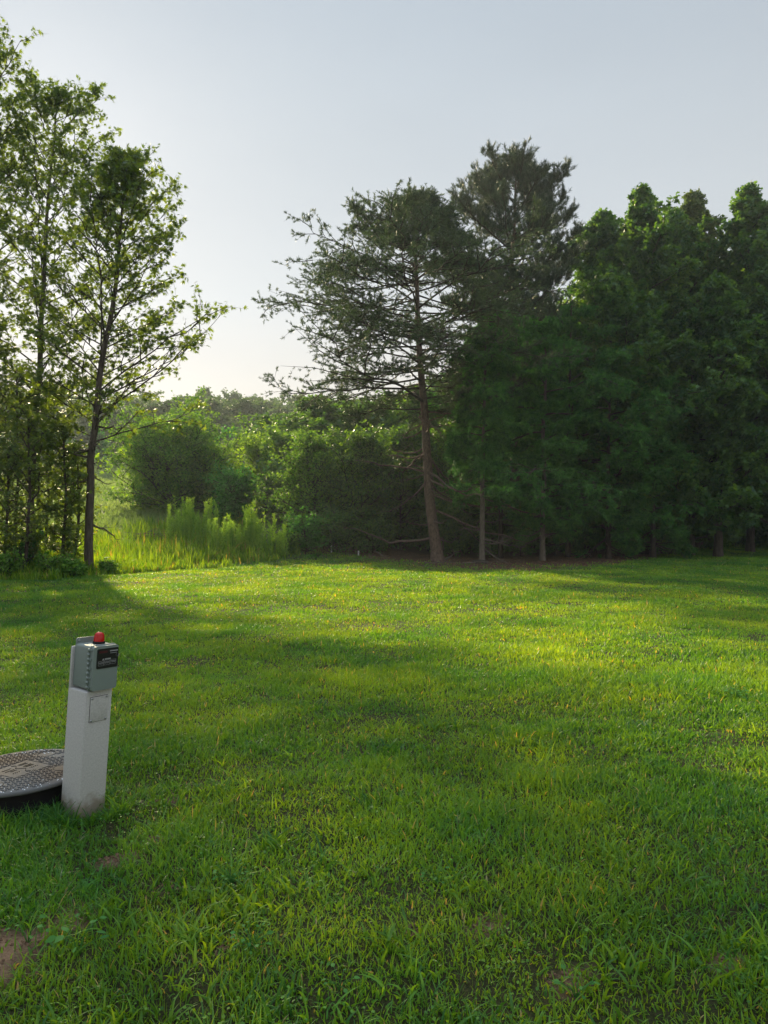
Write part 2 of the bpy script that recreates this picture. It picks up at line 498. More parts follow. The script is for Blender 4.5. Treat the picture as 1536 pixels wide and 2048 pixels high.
def grime(m):
    nt = m.node_tree; N = nt.nodes; Lk = nt.links
    p = next(n for n in N if n.type == 'BSDF_PRINCIPLED'); src = p.inputs['Base Color'].links[0].from_socket
    tc = next(n for n in N if n.type == 'TEX_COORD')
    sp = N.new("ShaderNodeSeparateXYZ"); Lk.new(tc.outputs['Object'], sp.inputs[0])
    ns = N.new("ShaderNodeTexNoise"); ns.inputs['Scale'].default_value = 16; ns.inputs['Detail'].default_value = 7; Lk.new(tc.outputs['Object'], ns.inputs[0])
    mr = N.new("ShaderNodeMapRange"); mr.inputs[1].default_value = .17; mr.inputs[2].default_value = .02; mr.inputs[3].default_value = -.35; mr.inputs[4].default_value = .45
    Lk.new(sp.outputs[2], mr.inputs[0])
    ad = N.new("ShaderNodeMath"); Lk.new(mr.outputs[0], ad.inputs[0]); Lk.new(ns.outputs[0], ad.inputs[1])
    cr = N.new("ShaderNodeMapRange"); cr.inputs[1].default_value = .42; cr.inputs[2].default_value = .8; cr.inputs[4].default_value = .75; Lk.new(ad.outputs[0], cr.inputs[0])
    mx = N.new("ShaderNodeMix"); mx.data_type = 'RGBA'; mx.inputs[7].default_value = (.20, .155, .10, 1)
    Lk.new(cr.outputs[0], mx.inputs[0]); Lk.new(src, mx.inputs[6]); Lk.new(mx.outputs[2], p.inputs['Base Color'])


grime(M['post'])
M['box'] = plain("grey_green_plastic", (.20, .245, .23), .42, .45, (6, (.175, .215, .205), .3, .7))
M['blackpanel'] = plain("black_label", (.009, .009, .011), .4, .4)
M['redlens'] = plain("red_lens", (.50, .006, .006), .22, .4, coat=.2)
M['blackrubber'] = plain("black_rubber", (.008, .008, .009), .7, .15, (14, (.014, .013, .012), .3, .7))
M['steel'] = plain("steel_screw", (.35, .36, .38), .3, .5, metal=.9)
M['lid'] = plain("weathered_grey_plastic", (.13, .132, .134), .75, .15, (2.2, (.12, .09, .068), .36, .56), .1)
M['print'] = plain("pale_print", (.33, .33, .34), .5, .3)
M['printred'] = plain("dark_red_print", (.06, .012, .015), .5, .3)
M['pipe'] = plain("white_plastic_pipe", (.62, .62, .60), .5, .4, (9, (.4, .38, .34), .3, .6))
M['water'] = plain("water_drop", (.8, .85, .9), .02, 1.0)


def ground_mat():
    m, nt, N, Lk = new_mat("ground")
    at = N.new("ShaderNodeAttribute"); at.attribute_name = "zone"
    tc = N.new("ShaderNodeTexCoord")
    n1 = N.new("ShaderNodeTexNoise"); n1.inputs['Scale'].default_value = 9; n1.inputs['Detail'].default_value = 8; n1.inputs['Roughness'].default_value = .7
    n2 = N.new("ShaderNodeTexNoise"); n2.inputs['Scale'].default_value = 1.1; n2.inputs['Detail'].default_value = 5
    Lk.new(tc.outputs['Object'], n1.inputs[0]); Lk.new(tc.outputs['Object'], n2.inputs[0])

    def ramp(src, a, b, lo=.3, hi=.7):
        r = N.new("ShaderNodeValToRGB"); r.color_ramp.elements[0].position = lo; r.color_ramp.elements[0].color = (*a, 1)
        r.color_ramp.elements[1].position = hi; r.color_ramp.elements[1].color = (*b, 1); Lk.new(src, r.inputs[0]); return r.outputs[0]
    n3 = N.new("ShaderNodeTexNoise"); n3.inputs['Scale'].default_value = 70; n3.inputs['Detail'].default_value = 6; n3.inputs['Roughness'].default_value = .75
    Lk.new(tc.outputs['Object'], n3.inputs[0])
    lawn = ramp(n3.outputs[0], (.018, .022, .008), (.062, .064, .024), .35, .68)
    straw = ramp(n1.outputs[0], (.045, .026, .018), (.15, .088, .058))
    mead = ramp(n2.outputs[0], (.06, .10, .03), (.11, .14, .05))
    clay = ramp(n3.outputs[0], (.14, .085, .055), (.30, .20, .13))
    sep = N.new("ShaderNodeSeparateColor"); Lk.new(at.outputs['Color'], sep.inputs[0])

    def mix(f, a, b):
        x = N.new("ShaderNodeMix"); x.data_type = 'RGBA'; Lk.new(f, x.inputs[0]); Lk.new(a, x.inputs[6]); Lk.new(b, x.inputs[7]); return x.outputs[2]
    c = mix(sep.outputs[0], lawn, straw); c = mix(sep.outputs[1], c, mead); c = mix(sep.outputs[2], c, clay)
    p = N.new("ShaderNodeBsdfPrincipled"); p.inputs['Roughness'].default_value = .9; p.inputs['Specular IOR Level'].default_value = .15
    Lk.new(c, p.inputs['Base Color'])
    bp = N.new("ShaderNodeBump"); bp.inputs['Strength'].default_value = .7; bp.inputs['Distance'].default_value = .03
    Lk.new(n3.outputs[0], bp.inputs['Height']); Lk.new(bp.outputs[0], p.inputs['Normal'])
    out = N.new("ShaderNodeOutputMaterial"); Lk.new(p.outputs[0], out.inputs[0])
    return m


# ------------------------------------------------------------------ ground
def make_ground():
    n = 440
    u = np.linspace(-1, 1, n)
    gx = 6.0 * np.sinh(u * 4.55) / np.sinh(4.55) * 45
    gy = 3.0 + gx * 1.0
    X, Y = np.meshgrid(gx, gy)
    Z = ground_z(X, Y)
    px = 768 + X / np.maximum(Y, .3) * F
    ed = np.where(Y > 1.0, edge_d(px), 60)
    jit = (fbm(X * .9, Y * .9, 11) - .5) * 3.0
    out = sst(Y - ed + jit, -.6, .8)
    left = sst(-(px - 640) / 120, 0, 1)
    straw = out * (1 - left) ; mead = out * left
    straw = np.maximum(straw, 0)
    clay = np.zeros_like(X)
    for (bx, by, br) in BARE:
        d = np.hypot(X - bx, Y - by) / br + (fbm(X * 14, Y * 14, 21) - .5) * 1.2
        clay = np.maximum(clay, sst(1.25 - d, 0, .5))
    V = np.stack([X, Y, Z], -1).reshape(-1, 3)
    idx = np.arange(n * n).reshape(n, n)
    Fq = np.stack([idx[:-1, :-1], idx[:-1, 1:], idx[1:, 1:], idx[1:, :-1]], -1).reshape(-1, 4)
    o = build("ground", [(V, Fq, 0.0, 0, True)], ground_mat())
    ca = o.data.attributes.new("zone", 'FLOAT_COLOR', 'POINT')
    col = np.stack([straw, mead, clay, np.ones_like(X)], -1).astype(np.float32)
    ca.data.foreach_set("color", col.ravel())
    set_props(o, "lawn soil, needle litter and rising meadow ground", kind='structure')


make_ground()


def blades(X, Y, h, w, lean, val, segs, r, z=None, az=None):
    """curved grass blades standing on the ground at X,Y"""
    n = len(X)
    if z is None: z = ground_z(X, Y) - 0.004
    if az is None: az = r.random(n) * 2 * math.pi
    fa = r.random(n) * 2 * math.pi
    dx, dy = np.cos(az), np.sin(az); sx, sy = np.cos(fa), np.sin(fa)
    rows = []
    for i in range(segs + 1):
        t = i / segs
        hor = lean * h * t ** 1.6; ver = h * (t - 0.45 * lean * t ** 2.2)
        ww = w * 0.5 * (1 - t ** 2.0) + w * .04
        cx = X + dx * hor; cy = Y + dy * hor; cz = z + ver
        if i < segs:
            rows += [np.stack([cx - sx * ww, cy - sy * ww, cz], -1), np.stack([cx + sx * ww, cy + sy * ww, cz], -1)]
        else:
            rows += [np.stack([cx, cy, cz], -1)]
    V = np.stack(rows, 1); k = V.shape[1]
    base = np.arange(n)[:, None] * k
    out = []
    VV = V.reshape(-1, 3)
    q = []
    for i in range(segs - 1):
        q.append(base + np.array([[2 * i, 2 * i + 1, 2 * i + 3, 2 * i + 2]]))
    i = segs - 1
    tri = base + np.array([[2 * i, 2 * i + 1, 2 * i + 2]])
    chunks = []
    if q:
        Q = np.concatenate(q); chunks.append((VV, Q, np.tile(val, len(q)), 0, True))
        # the tip triangles index into the same vertices: duplicate them in a chunk of their own
        chunks.append((V[:, 2 * i:2 * i + 3].reshape(-1, 3), np.arange(n * 3).reshape(-1, 3), val, 0, True))
    else:
        chunks.append((VV, tri, val, 0, True))
    return chunks


def bare_mask(X, Y):
    k = np.ones(len(X), bool)
    for (bx, by, br) in BARE:
        d = np.hypot(X - bx, Y - by) / br + (fbm(X * 14, Y * 14, 21) - .5) * 1.2
        k &= d > (1.0 if br > .15 else .8)
    return k


POST = np.array([-1.665, 4.10])
LIDC = np.array([-2.10, 4.30]); LIDR = 0.385


def make_lawn():
    r = np.random.default_rng(11)
    chunks = []
    bands = [(1.0, 3.2, 6500, .0042, 1.0, 4), (3.2, 5.0, 5600, .0048, 1.0, 3), (5.0, 8.0, 3600, .0062, 1.0, 3),
             (8.0, 13.0, 1900, .0095, 1.05, 2), (13, 21, 850, .015, 1.15, 2), (21, 48, 330, .027, 1.25, 2)]
    for (d0, d1, dens, w, hm, segs) in bands:
        x1 = 0.58 * d1 + 2.4
        area = (d1 - d0) * 2 * x1
        n = int(area * dens)
        X = r.uniform(-x1, x1, n); Y = r.uniform(d0, d1, n)
        px = 768 + X / Y * F
        k = (np.abs(X) < 0.57 * Y + 2.4)
        k &= Y < edge_d(px) + (fbm(X * .9, Y * .9, 31) - .5) * 2.4 + .3 + 3.6 * r.random(n) ** 3
        k &= ~((np.hypot(X - LIDC[0], Y - LIDC[1]) < LIDR + .01))
        k &= ~((np.abs(X - POST[0]) < .085) & (np.abs(Y - POST[1]) < .085))
        k &= bare_mask(X, Y) | (r.random(n) < .06)
        dn = fbm(X * 3.1, Y * 3.1, 41) * .6 + fbm(X * .8, Y * .8, 42) * .4
        k &= r.random(n) < sst(dn, .24, .44) * 1.0 + .14
        # thin grass on the needle litter edge
        X, Y = X[k], Y[k]; n = len(X)
        cl = fbm(X * 2.0, Y * 2.0, 51); cl2 = fbm(X * .55, Y * .55, 52)
        h = (.020 + .10 * cl ** 1.8 + .04 * sst(cl2, .5, .8)) * r.uniform(.55, 1.35, n) * hm
        h = h * (1 + .2 * sst(6 - Y, 0, 3))
        kind = r.random(n)
        wide = kind < np.where(Y < 7, .34, .2)
        ww = np.where(wide, w * 1.9, w) * r.uniform(.7, 1.25, n)
        h = np.where(wide, h * .8, h)
        lean = np.clip(r.normal(.62, .32, n), .05, 1.5)
        hue = .45 * fbm(X * .7, Y * .7, 61) + .30 * fbm(X * 4, Y * 4, 62) + .30 * r.random(n) - .03
        hue = np.where(r.random(n) < .022, .99, np.clip(hue, 0, .93))
        chunks += blades(X, Y, h, ww, lean, hue, segs, r)
    # taller tufts in the foreground, with arching blades
    nt = 900
    TX = []; TY = []; HH = []; WW = []; VV = []; AZ = []
    for i in range(nt):
        d = 2.0 + 9.0 * r.random() ** 1.5; x = r.uniform(-.58, .58) * d * 1.35
        if np.hypot(x - LIDC[0], d - LIDC[1]) < LIDR + .06: continue
        if not bare_mask(np.array([x]), np.array([d]))[0]: continue
        b = int(r.integers(10, 34)); a = r.random(b) * 6.28
        rr = .13 * r.random(b) ** .7; a2 = r.random(b) * 6.28
        TX.append(x + np.cos(a2) * rr); TY.append(d + np.sin(a2) * rr); AZ.append(a)
        HH.append(r.uniform(.05, .125) * r.uniform(.5, 1.15, b)); WW.append(r.uniform(.005, .0135) * np.ones(b)); VV.append(np.clip(r.uniform(.1, .8) + r.normal(size=b) * .12, 0, .93))
    # clump round the foot of the post and the riser
    for i in range(46):
        if i < 22:
            a0 = r.random() * 6.28; x = POST[0] + .02 + np.cos(a0) * r.uniform(.14, .22); d = POST[1] + np.sin(a0) * r.uniform(.14, .22)
        else:
            a0 = r.uniform(-2.8, -.25); x = LIDC[0] + np.cos(a0) * (LIDR + r.uniform(.05, .14)); d = LIDC[1] + np.sin(a0) * (LIDR + r.uniform(.05, .14))
        b = 22; a = r.random(b) * 6.28; rr = .04 * r.random(b)
        TX.append(x + np.cos(a) * rr); TY.append(d + np.sin(a) * rr); AZ.append(a)
        HH.append(r.uniform(.07, .15) * r.uniform(.5, 1.3, b)); WW.append(.0075 * np.ones(b)); VV.append(np.clip(r.uniform(.05, .5) + r.normal(size=b) * .1, 0, .9))
    TX, TY, HH, WW, VV, AZ = [np.concatenate(a) for a in (TX, TY, HH, WW, VV, AZ)]
    chunks += blades(TX, TY, HH, WW, np.clip(r.normal(.75, .25, len(TX)), .1, 1.5), VV, 5, r, az=AZ)
    o = build("grass", chunks, M['grass'])
    set_props(o, "short mown green lawn grass with tufts and broad blades", "grass", kind='stuff')


make_lawn()


def leafy_ground_cover():
    """clover and broad leaved weeds low in the lawn"""
    r = np.random.default_rng(5)
    Ps = []; sz = []; vv = []
    for i in range(1500):
        d = 2.0 + 10 * r.random() ** 1.3; x = r.uniform(-.57, .57) * d
        if fbm(np.array([x * 1.1]), np.array([d * 1.1]), 77)[0] < .47: continue
        if np.hypot(x - LIDC[0], d - LIDC[1]) < LIDR + .05: continue
        if np.hypot(x - POST[0], d - POST[1]) < .12: continue
        m = int(r.integers(5, 14)); hue = r.uniform(.2, .9)
        for j in range(m):
            xx = x + r.normal() * .06; yy = d + r.normal() * .06
            Ps.append((xx, yy, r.uniform(.015, .06))); sz.append(r.uniform(.007, .016)); vv.append(np.clip(hue + r.normal() * .08, 0, .92))
    Ps = np.array(Ps); Ps[:, 2] += ground_z(Ps[:, 0], Ps[:, 1]); sz = np.array(sz); vv = np.array(vv)
    n = len(Ps); A = r.normal(size=(n, 3)) * np.array([1, 1, .3]); Nn = np.array([0, 0, 1.0]) + r.normal(size=(n, 3)) * .35
    c = leaves(Ps, A, Nn, sz, OVAL * np.array([1.3, 1, 1]), vv)
    o = build("ground_cover", [(c[0], c[1], c[2], 0)], M['grass'])
    set_props(o, "small broad leaves of clover and weeds growing low among the lawn grass", "ground cover", kind='stuff')


leafy_ground_cover()


def meadow():
    r = np.random.default_rng(21)
    # tall sunlit grass behind the lawn edge
    n = 38000
    px = r.uniform(-250, 600, n); ed = edge_d(px)
    D = ed + .3 + 12.5 * r.random(n) ** 1.25
    dens = fbm(px * .012, D * .5, 91)
    k = r.random(n) < sst(dens, .3, .55) * .9 + .1
    k &= ~((px > 520) & (D > ed + 3.5))
    px, D = px[k], D[k]; n = len(px)
    X = xat(px, D)
    dist = D - edge_d(px)
    h = (.18 + .40 * sst(dist, 0, 3.2)) * (.25 + 1.3 * fbm(px * .05, D * 1.3, 93)) * r.uniform(.6, 1.3, n) * 1.25
    v = np.clip(fbm(px * .06, D * 1.6, 95) * .7 + r.random(n) * .8 - .3, 0, .93)
    v = np.where(r.random(n) < .05, .99, v)
    ch = blades(X, D, h, r.uniform(.022, .050, n), np.clip(r.normal(.28, .22, n), 0, 1.1), v, 3, r)
    o = build("tall_grass", ch, M['tallgrass'])
    set_props(o, "tall yellow green sunlit grass between the lawn edge and the shrubs", "grass", kind='stuff')
    # rough hillside
    n = 90000
    D = 33 + 60 * r.random(n) ** 1.2; px = r.uniform(-350, 420, n)
    X = xat(px, D)
    h = .30 * r.uniform(.4, 1.3, n) * (.5 + fbm(X * .3, D * .3, 99)); v = np.clip(.7 * fbm(X * .2, D * .2, 98) + .35 * r.random(n), 0, 1)
    ch = blades(X, D, h, .035 + .0006 * D, np.clip(r.normal(.5, .3, n), 0, 1.2), v, 2, r)
    o = build("meadow_grass", ch, M['meadow'])
    set_props(o, "pale rough grass of the meadow rising behind the left trees", "grass", kind='stuff')
    # needle litter under the pines
    n = 26000
    px = r.uniform(640, 1900, n); D = edge_d(px) + r.uniform(-1.6, 9, n)
    X = xat(px, D); k = r.random(n) < sst(fbm(X * .8, D * .8, 88), .25, .6); X, D = X[k], D[k]; n = len(X)
    ch = blades(X, D, r.uniform(.03, .09, n), r.uniform(.012, .03, n), r.uniform(1.2, 2.2, n), r.random(n), 2, r)
    o = build("needle_litter", ch, M['straw'])
    set_props(o, "brown fallen needles and leaf litter under the pine trees", "leaf litter", kind='stuff')


meadow()


# ------------------------------------------------------------------ trees
def tree_thing(name, base, label, wood, lf, wmat, lmat, group=None, cat="tree"):
    t = empty(name, base, label, cat, group)
    build("trunk", wood, [wmat, M['darkbark']], t)
    build("crown", lf, lmat, t)
    return t


def prof(points):
    xs = [p[0] for p in points]; ys = [p[1] for p in points]
    return lambda q: np.interp(q, xs, ys)


def trunk_from_px(pts, D, base):
    """pixel trace of a trunk -> points relative to base (real distance D)"""
    out = []
    for (px, py) in pts:
        out.append((xat(px, D) - base[0], 0, ztop(py, D) - base[2]))
    out[0] = (0, 0, 0)
    return out


# left slender sweetgum beside the gap
D = 22.0; b = W(181, D)
tr = trunk_from_px([(181, 1150), (178, 1020), (184, 900), (200, 740), (218, 640), (234, 540), (243, 420), (250, 318)], D, b)
pr = prof([(0, 2.9), (.12, 3.5), (.35, 3.9), (.6, 3.2), (.85, 1.6), (1, .3)])
wood, lf = grow(101, tr, .11, 3.9, lambda q, a: pr(q) * (1 + .06 * np.cos(a)), 56, lambda q: .5 + .42 * q, .08, 8, 5, 5, 'star', .12, tw=.40, wg=.02, thick=.45, lump=.25, clear=.15,
                bare=9, bare_rng=(.12, .36), bare_len=1.9)
tree_thing("sweetgum_tree", b, "slender sweetgum with airy star leaved crown, its dark trunk nearest the gap of open sky", wood, lf, M['bark'], M['gum'])

# thinner sweetgum left of it
D = 24.5; b = W(68, D)
tr = trunk_from_px([(68, 1130), (62, 1030), (66, 880), (76, 760), (80, 660), (87, 520), (92, 400), (112, 190)], D, b)
pr = prof([(0, 1.9), (.15, 2.9), (.4, 3.4), (.7, 3.1), (.88, 2.3), (1, .8)])
wood, lf = grow(102, tr, .105, 4.2, lambda q, a: pr(q), 54, lambda q: .5 + .4 * q, .10, 8, 5, 5, 'star', .12, tw=.45, wg=.022, thick=.5,
                bare=8, bare_rng=(.1, .34), bare_len=2.0)
tree_thing("sweetgum_tree", b, "thin leaning sweetgum, its trunk second from the left edge with denser tall crown", wood, lf, M['bark'], M['gum'])

# tall tree at the left edge
D = 23.0; b = W(-85, D)
H = ztop(20, D) - b[2]
pr = prof([(0, 2.2), (.2, 3.2), (.5, 3.4), (.8, 2.7), (1, .8)])
wood, lf = grow(103, [(0, 0, 0), (.1, 0, H * .5), (.25, 0, H)], .17, 3.0, lambda q, a: pr(q), 62, lambda q: .5 + .45 * q, .12, 8, 5, 5, 'star', .125, tw=.48, wg=.025, thick=.6)
tree_thing("sweetgum_tree", b, "tallest sweetgum, reaching in from the left edge of the view", wood, lf, M['bark'], M['gum'])
# its neighbours outside the view on the left that shade the lawn
woodA, lfA = grow(104, [(0, 0, 0), (.1, 0, 8), (.0, 0, 16.5)], .2, 2.0, lambda q, a: prof([(0, 2.4), (.3, 3.2), (.7, 2.6), (1, .5)])(q), 46,
                  lambda q: .4 + .5 * q, .14, 7, 5, 4, 'star', .15, tw=.55)
tA = tree_thing("sweetgum_tree", W(-330, 22), "tall full sweetgum standing left of the view, shading the lawn", woodA, lfA, M['bark'], M['gum'], group="sweetgums left of the view")
for (px, D, rz, s) in [(-620, 19.5, 1.2, .95), (-1000, 17, 2.4, 1.0)]:
    copy_thing(tA, W(px, D), rz, s)

# saplings between and left of the two trunks
sap = [(8, 20.8, 900, 70, 'far left sapling stem at the very edge of the view', 201), (50, 20.3, 830, 75, 'leafy sapling in front of the thin leaning sweetgum trunk', 202),
       (122, 21.0, 860, 48, 'twin stemmed sapling between the two sweetgum trunks', 203), (-30, 21.5, 760, 90, 'dense young sweetgum cut off by the left edge', 204),
       (28, 23, 735, 95, 'bushy young sweetgum behind the left saplings', 205), (150, 23.0, 900, 45, 'small sapling just left of the darker sweetgum trunk', 206),
       (90, 26, 860, 60, 'hazy sapling standing behind the others in the tall grass', 207)]
for (px, D, top, hw, lab, sd) in sap:
    b = W(px, D); H = ztop(top, D) - b[2]; rr = hw / F * D
    pr = prof([(0, .5), (.3, .9), (.6, 1.0), (1, .3)])
    wood, lf = grow(sd, [(0, 0, 0), (.12, 0, H * .5), (.05, .05, H)], .03, H * .08, lambda q, a: pr(q) * rr, 26, lambda q: .5 + .4 * q, .1, 5, 4, 4, 'star', .095, tw=.3)
    tree_thing("sapling", b, lab, wood, lf, M['darkbark'], M['gum'], cat="sapling")

# --- Virginia pine in the middle
D = 28.0; b = W(876, D)
tr = trunk_from_px([(876, 1122), (868, 1060), (858, 980), (850, 850), (843, 760), (835, 620), (832, 500), (840, 440), (848, 385)], D, b)
pr = prof([(0, 4.6), (.06, 6.6), (.14, 5.4), (.26, 5.2), (.40, 5.8), (.50, 6.6), (.60, 4.6), (.76, 3.4), (.88, 1.9), (1, .2)])
wood, lf = grow(301, tr, .20, 5.6, lambda q, a: pr(q) * np.where((np.cos(a) > 0) & (q > .55), .72, 1.0) * np.where(q < .16, np.where(np.cos(a) < -.25, 1, .5), 1), 96, lambda q: .03 + .15 * q, -.02, 13, 7, 4, 'n', .1, tw=.42, l2=.42,
                flat=.85, up=.10, bare=30, bare_rng=(.06, .42), bare_len=3.8, need=dict(k=12, len=.105, w=.019, spread=1.1, up=.35), clear=.28, lo=.68, lump=.28, wg=.04, thick=.6, hpow=.95)
tree_thing("pine_tree", b, "spreading pine with reddish brown trunk, bare low branches and open layered crown", wood, lf, M['pinebark'], M['needle'])
# --- long needled pine behind it
D = 34.0; b = W(1035, D)
tr = trunk_from_px([(1035, 1105), (1022, 700), (1024, 560), (1030, 430), (1032, 330)], D, b)
pr = prof([(0, 2.6), (.2, 3.2), (.45, 3.4), (.6, 3.5), (.75, 3.0), (.88, 1.9), (.96, 1.0), (1, .45)])
wood, lf = grow(318, tr, .24, 7.4, lambda q, a: pr(q), 80, lambda q: .05 + .35 * q, .16, 12, 6, 4, 'n', .1, tw=.42, l2=.34,
                flat=.5, up=.7, need=dict(k=16, len=.19, w=.018, spread=.8, up=1.1), clear=.25, lo=.82, lump=.1, wg=.02, thick=.8, bare=6, bare_rng=(.3, .45))
tree_thing("pine_tree", b, "tallest pine with rounded top of long upswept needle tufts behind the spreading pine", wood, lf, M['pinebark'], M['needle2'])

# --- dark cedars in front of the wood
ced = [(963, 27.2, 650, 1000, 105, 'palebark', 'narrow dark cedar on a thin pale bare stem right of the spreading pine', 401),
       (1085, 28.5, 640, 1075, 120, 'palebark', 'broad dark cedar with drooping green layers and short fluted trunk', 402),
       (1135, 31.0, 610, 1060, 120, 'darkbark', 'dark cedar with straight thin trunk behind the broad one', 403),
       (1215, 30.0, 700, 1090, 115, 'darkbark', 'low dark cedar in the middle of the shaded wood edge', 404),
       (1000, 31.5, 620, 900, 125, 'darkbark', 'cedar filling the shade between the two pines', 405),
       (1305, 31.0, 760, 1092, 105, 'darkbark', 'low cedar at the darkest part of the wood edge', 406)]
for (px, D, top, bot, hw, bk, lab, sd) in ced:
    b = W(px, D); H = ztop(top, D) - b[2]; h0 = ztop(bot, D) - b[2]; rr = hw / F * D
    pr = prof([(0, .75), (.2, 1.0), (.5, .95), (.8, .6), (1, .15)])
    wood, lf = grow(sd, [(0, 0, 0), (.05, 0, H * .5), (.15, 0, H)], .085, h0, lambda q, a: pr(q) * rr, 46, lambda q: .15 + .25 * q, -.10, 10, 7, 5, 'n', .1, tw=.30, l2=.45,
                    flat=.8, up=.05, droop=.25, need=dict(k=9, len=.13, w=.03, spread=1.0, up=.0), lump=.9, lo=.6, bare=10, bare_rng=(.05, .3), bare_len=1.6)
    tree_thing("cedar_tree", b, lab, wood, lf, M[bk], M['cedar'])

# --- deciduous trees on the right
dec = [(1208, 37, 428, 760, 62, 'gumdark', 'narrow pointed sweetgum top just right of the tall pine', 501),
       (1285, 34, 374, 1085, 92, 'gumdark', 'tall sweetgum with pointed crown, left of the reddish topped tree', 502),
       (1352, 37, 422, 900, 70, 'gumdark', 'shorter sweetgum crown between the tall sweetgum and the reddish tree', 503),
       (1392, 39, 384, 800, 52, 'red', 'slim tree with reddish leaves and bare twigs at its top', 504),
       (1500, 35, 368, 980, 88, 'gumdark', 'large full sweetgum near the right edge with the highest crown there', 505),
       (1436, 31.5, 560, 1075, 78, 'gumdark', 'mid height leafy tree in front at the right of the wood', 506),
       (1560, 33, 520, 1070, 100, 'gumdark', 'branching tree cut off by the right edge', 507),
       (1240, 32, 560, 1070, 80, 'gumdark', 'bright leaved younger tree in front of the pointed sweetgums', 508),
       (1380, 33, 640, 1088, 90, 'gumdark', 'leafy tree with green sprays low over the lawn at right', 509)]
for (px, D, top, bot, hw, mt, lab, sd) in dec:
    b = W(px, D); H = ztop(top, D) - b[2]; h0 = ztop(bot, D) - b[2]; rr = hw / F * D * 1.35
    pr = prof([(0, .95), (.25, 1.15), (.5, 1.1), (.70, .86), (1, .0)])
    wood, lf = grow(sd, [(0, 0, 0), (.1, 0, H * .5), (.0, 0, H)], .16, h0, lambda q, a: pr(q) * rr, 84, lambda q: .35 + .3 * q, .10, 8, 5, 12, 'tri', .145, tw=.36, l2=.42, up=.12, lump=.85, hpow=.9)
    tree_thing("sweetgum_tree" if mt != 'red' else "oak_tree", b, lab, wood, lf, M['darkbark'], M[mt])

# --- the wood behind: copies of three trees
bg = []
for s in range(3):
    H = [10.5, 12, 9][s]
    pr = prof([(0, 2.0), (.3, 2.8), (.6, 2.6), (.85, 1.6), (1, .4)])
    wood, lf = grow(600 + s, [(0, 0, 0), (.2, .1, H * .5), (.1, 0, H)], .14, 1.2, lambda q, a: pr(q), 60, lambda q: .35 + .4 * q, .1, 8, 5, 6, 'far', .19, tw=.5)
    bg.append((wood, lf, H))
spots = []
rb = random.Random(4)
for (px, D, top) in [(560, 47, 835), (625, 42, 800), (680, 44, 820), (735, 40, 815), (790, 43, 800), (850, 39, 790), (905, 42, 760), (960, 40, 700), (1020, 44, 680),
                     (1075, 38, 680), (1130, 43, 640), (1180, 39, 620), (1230, 45, 560), (1275, 40, 560), (1330, 43, 560), (1390, 40, 560), (1440, 45, 560), (1495, 41, 540),
                     (1550, 38, 560), (1610, 42, 520), (1690, 38, 500), (1780, 36, 480), (1900, 38, 460), (700, 52, 830), (830, 54, 800), (1100, 52, 620), (1320, 54, 540), (1480, 54, 520), (1000, 54, 680)]:
    spots.append((px, D, top))
protos = {}
for i, (px, D, top) in enumerate(spots):
    s = i % 3; wood, lf, H0 = bg[s]
    b = W(px, D); H = ztop(top, D) - b[2]; sc = H / H0
    if s not in protos:
        t = tree_thing("woodland_tree", b, "dark leafy tree deep in the wood behind the pines and cedars", wood, lf, M['darkbark'], M['gumdark'], group="trees deep in the wood")
        t.scale = (1, 1, sc); protos[s] = t
    else:
        copy_thing(protos[s], b, rb.uniform(0, 6.28), 1.0, zs=sc)

# --- low thicket filling the foot of the wood
pr = prof([(0, 1.6), (.3, 2.2), (.6, 1.9), (1, .6)])
wood, lf = grow(650, [(0, 0, 0), (0, 0, 4.2)], .05, .1, lambda q, a: pr(q), 46, lambda q: .25 + .5 * q, .1, 7, 5, 6, 'far', .15, tw=.4)
rb = random.Random(14)
tk = None
for (D0, p0, p1, st) in [(37.5, 600, 2000, 66), (43, 560, 2000, 62), (50, 540, 2000, 56)]:
    for px in range(p0, p1, st):
        b = W(px + rb.uniform(-15, 15), D0 + max(0, (px - 1350) * .012) + rb.uniform(-1.5, 1.5)); sc = rb.uniform(.8, 1.2)
        if tk is None:
            tk = tree_thing("thicket_bush", b, "dark leafy bush in the undergrowth at the foot of the wood", wood, lf, M['darkbark'], M['gumdark'], group="undergrowth of the wood", cat="bush")
        else:
            copy_thing(tk, b, rb.uniform(0, 6.28), sc)

for (px, D, sc) in [(905, 32.5, .55), (985, 33, .6), (1040, 32.5, .5), (1110, 33.5, .6), (1170, 33, .55), (1235, 33.5, .6), (1290, 34, .55), (1345, 35.5, .6), (1420, 37, .6), (1500, 39, .6), (1575, 38, .7)]:
    copy_thing(tk, W(px, D), rb.uniform(0, 6.28), sc, label="small dark bush between the trunks at the front of the wood")

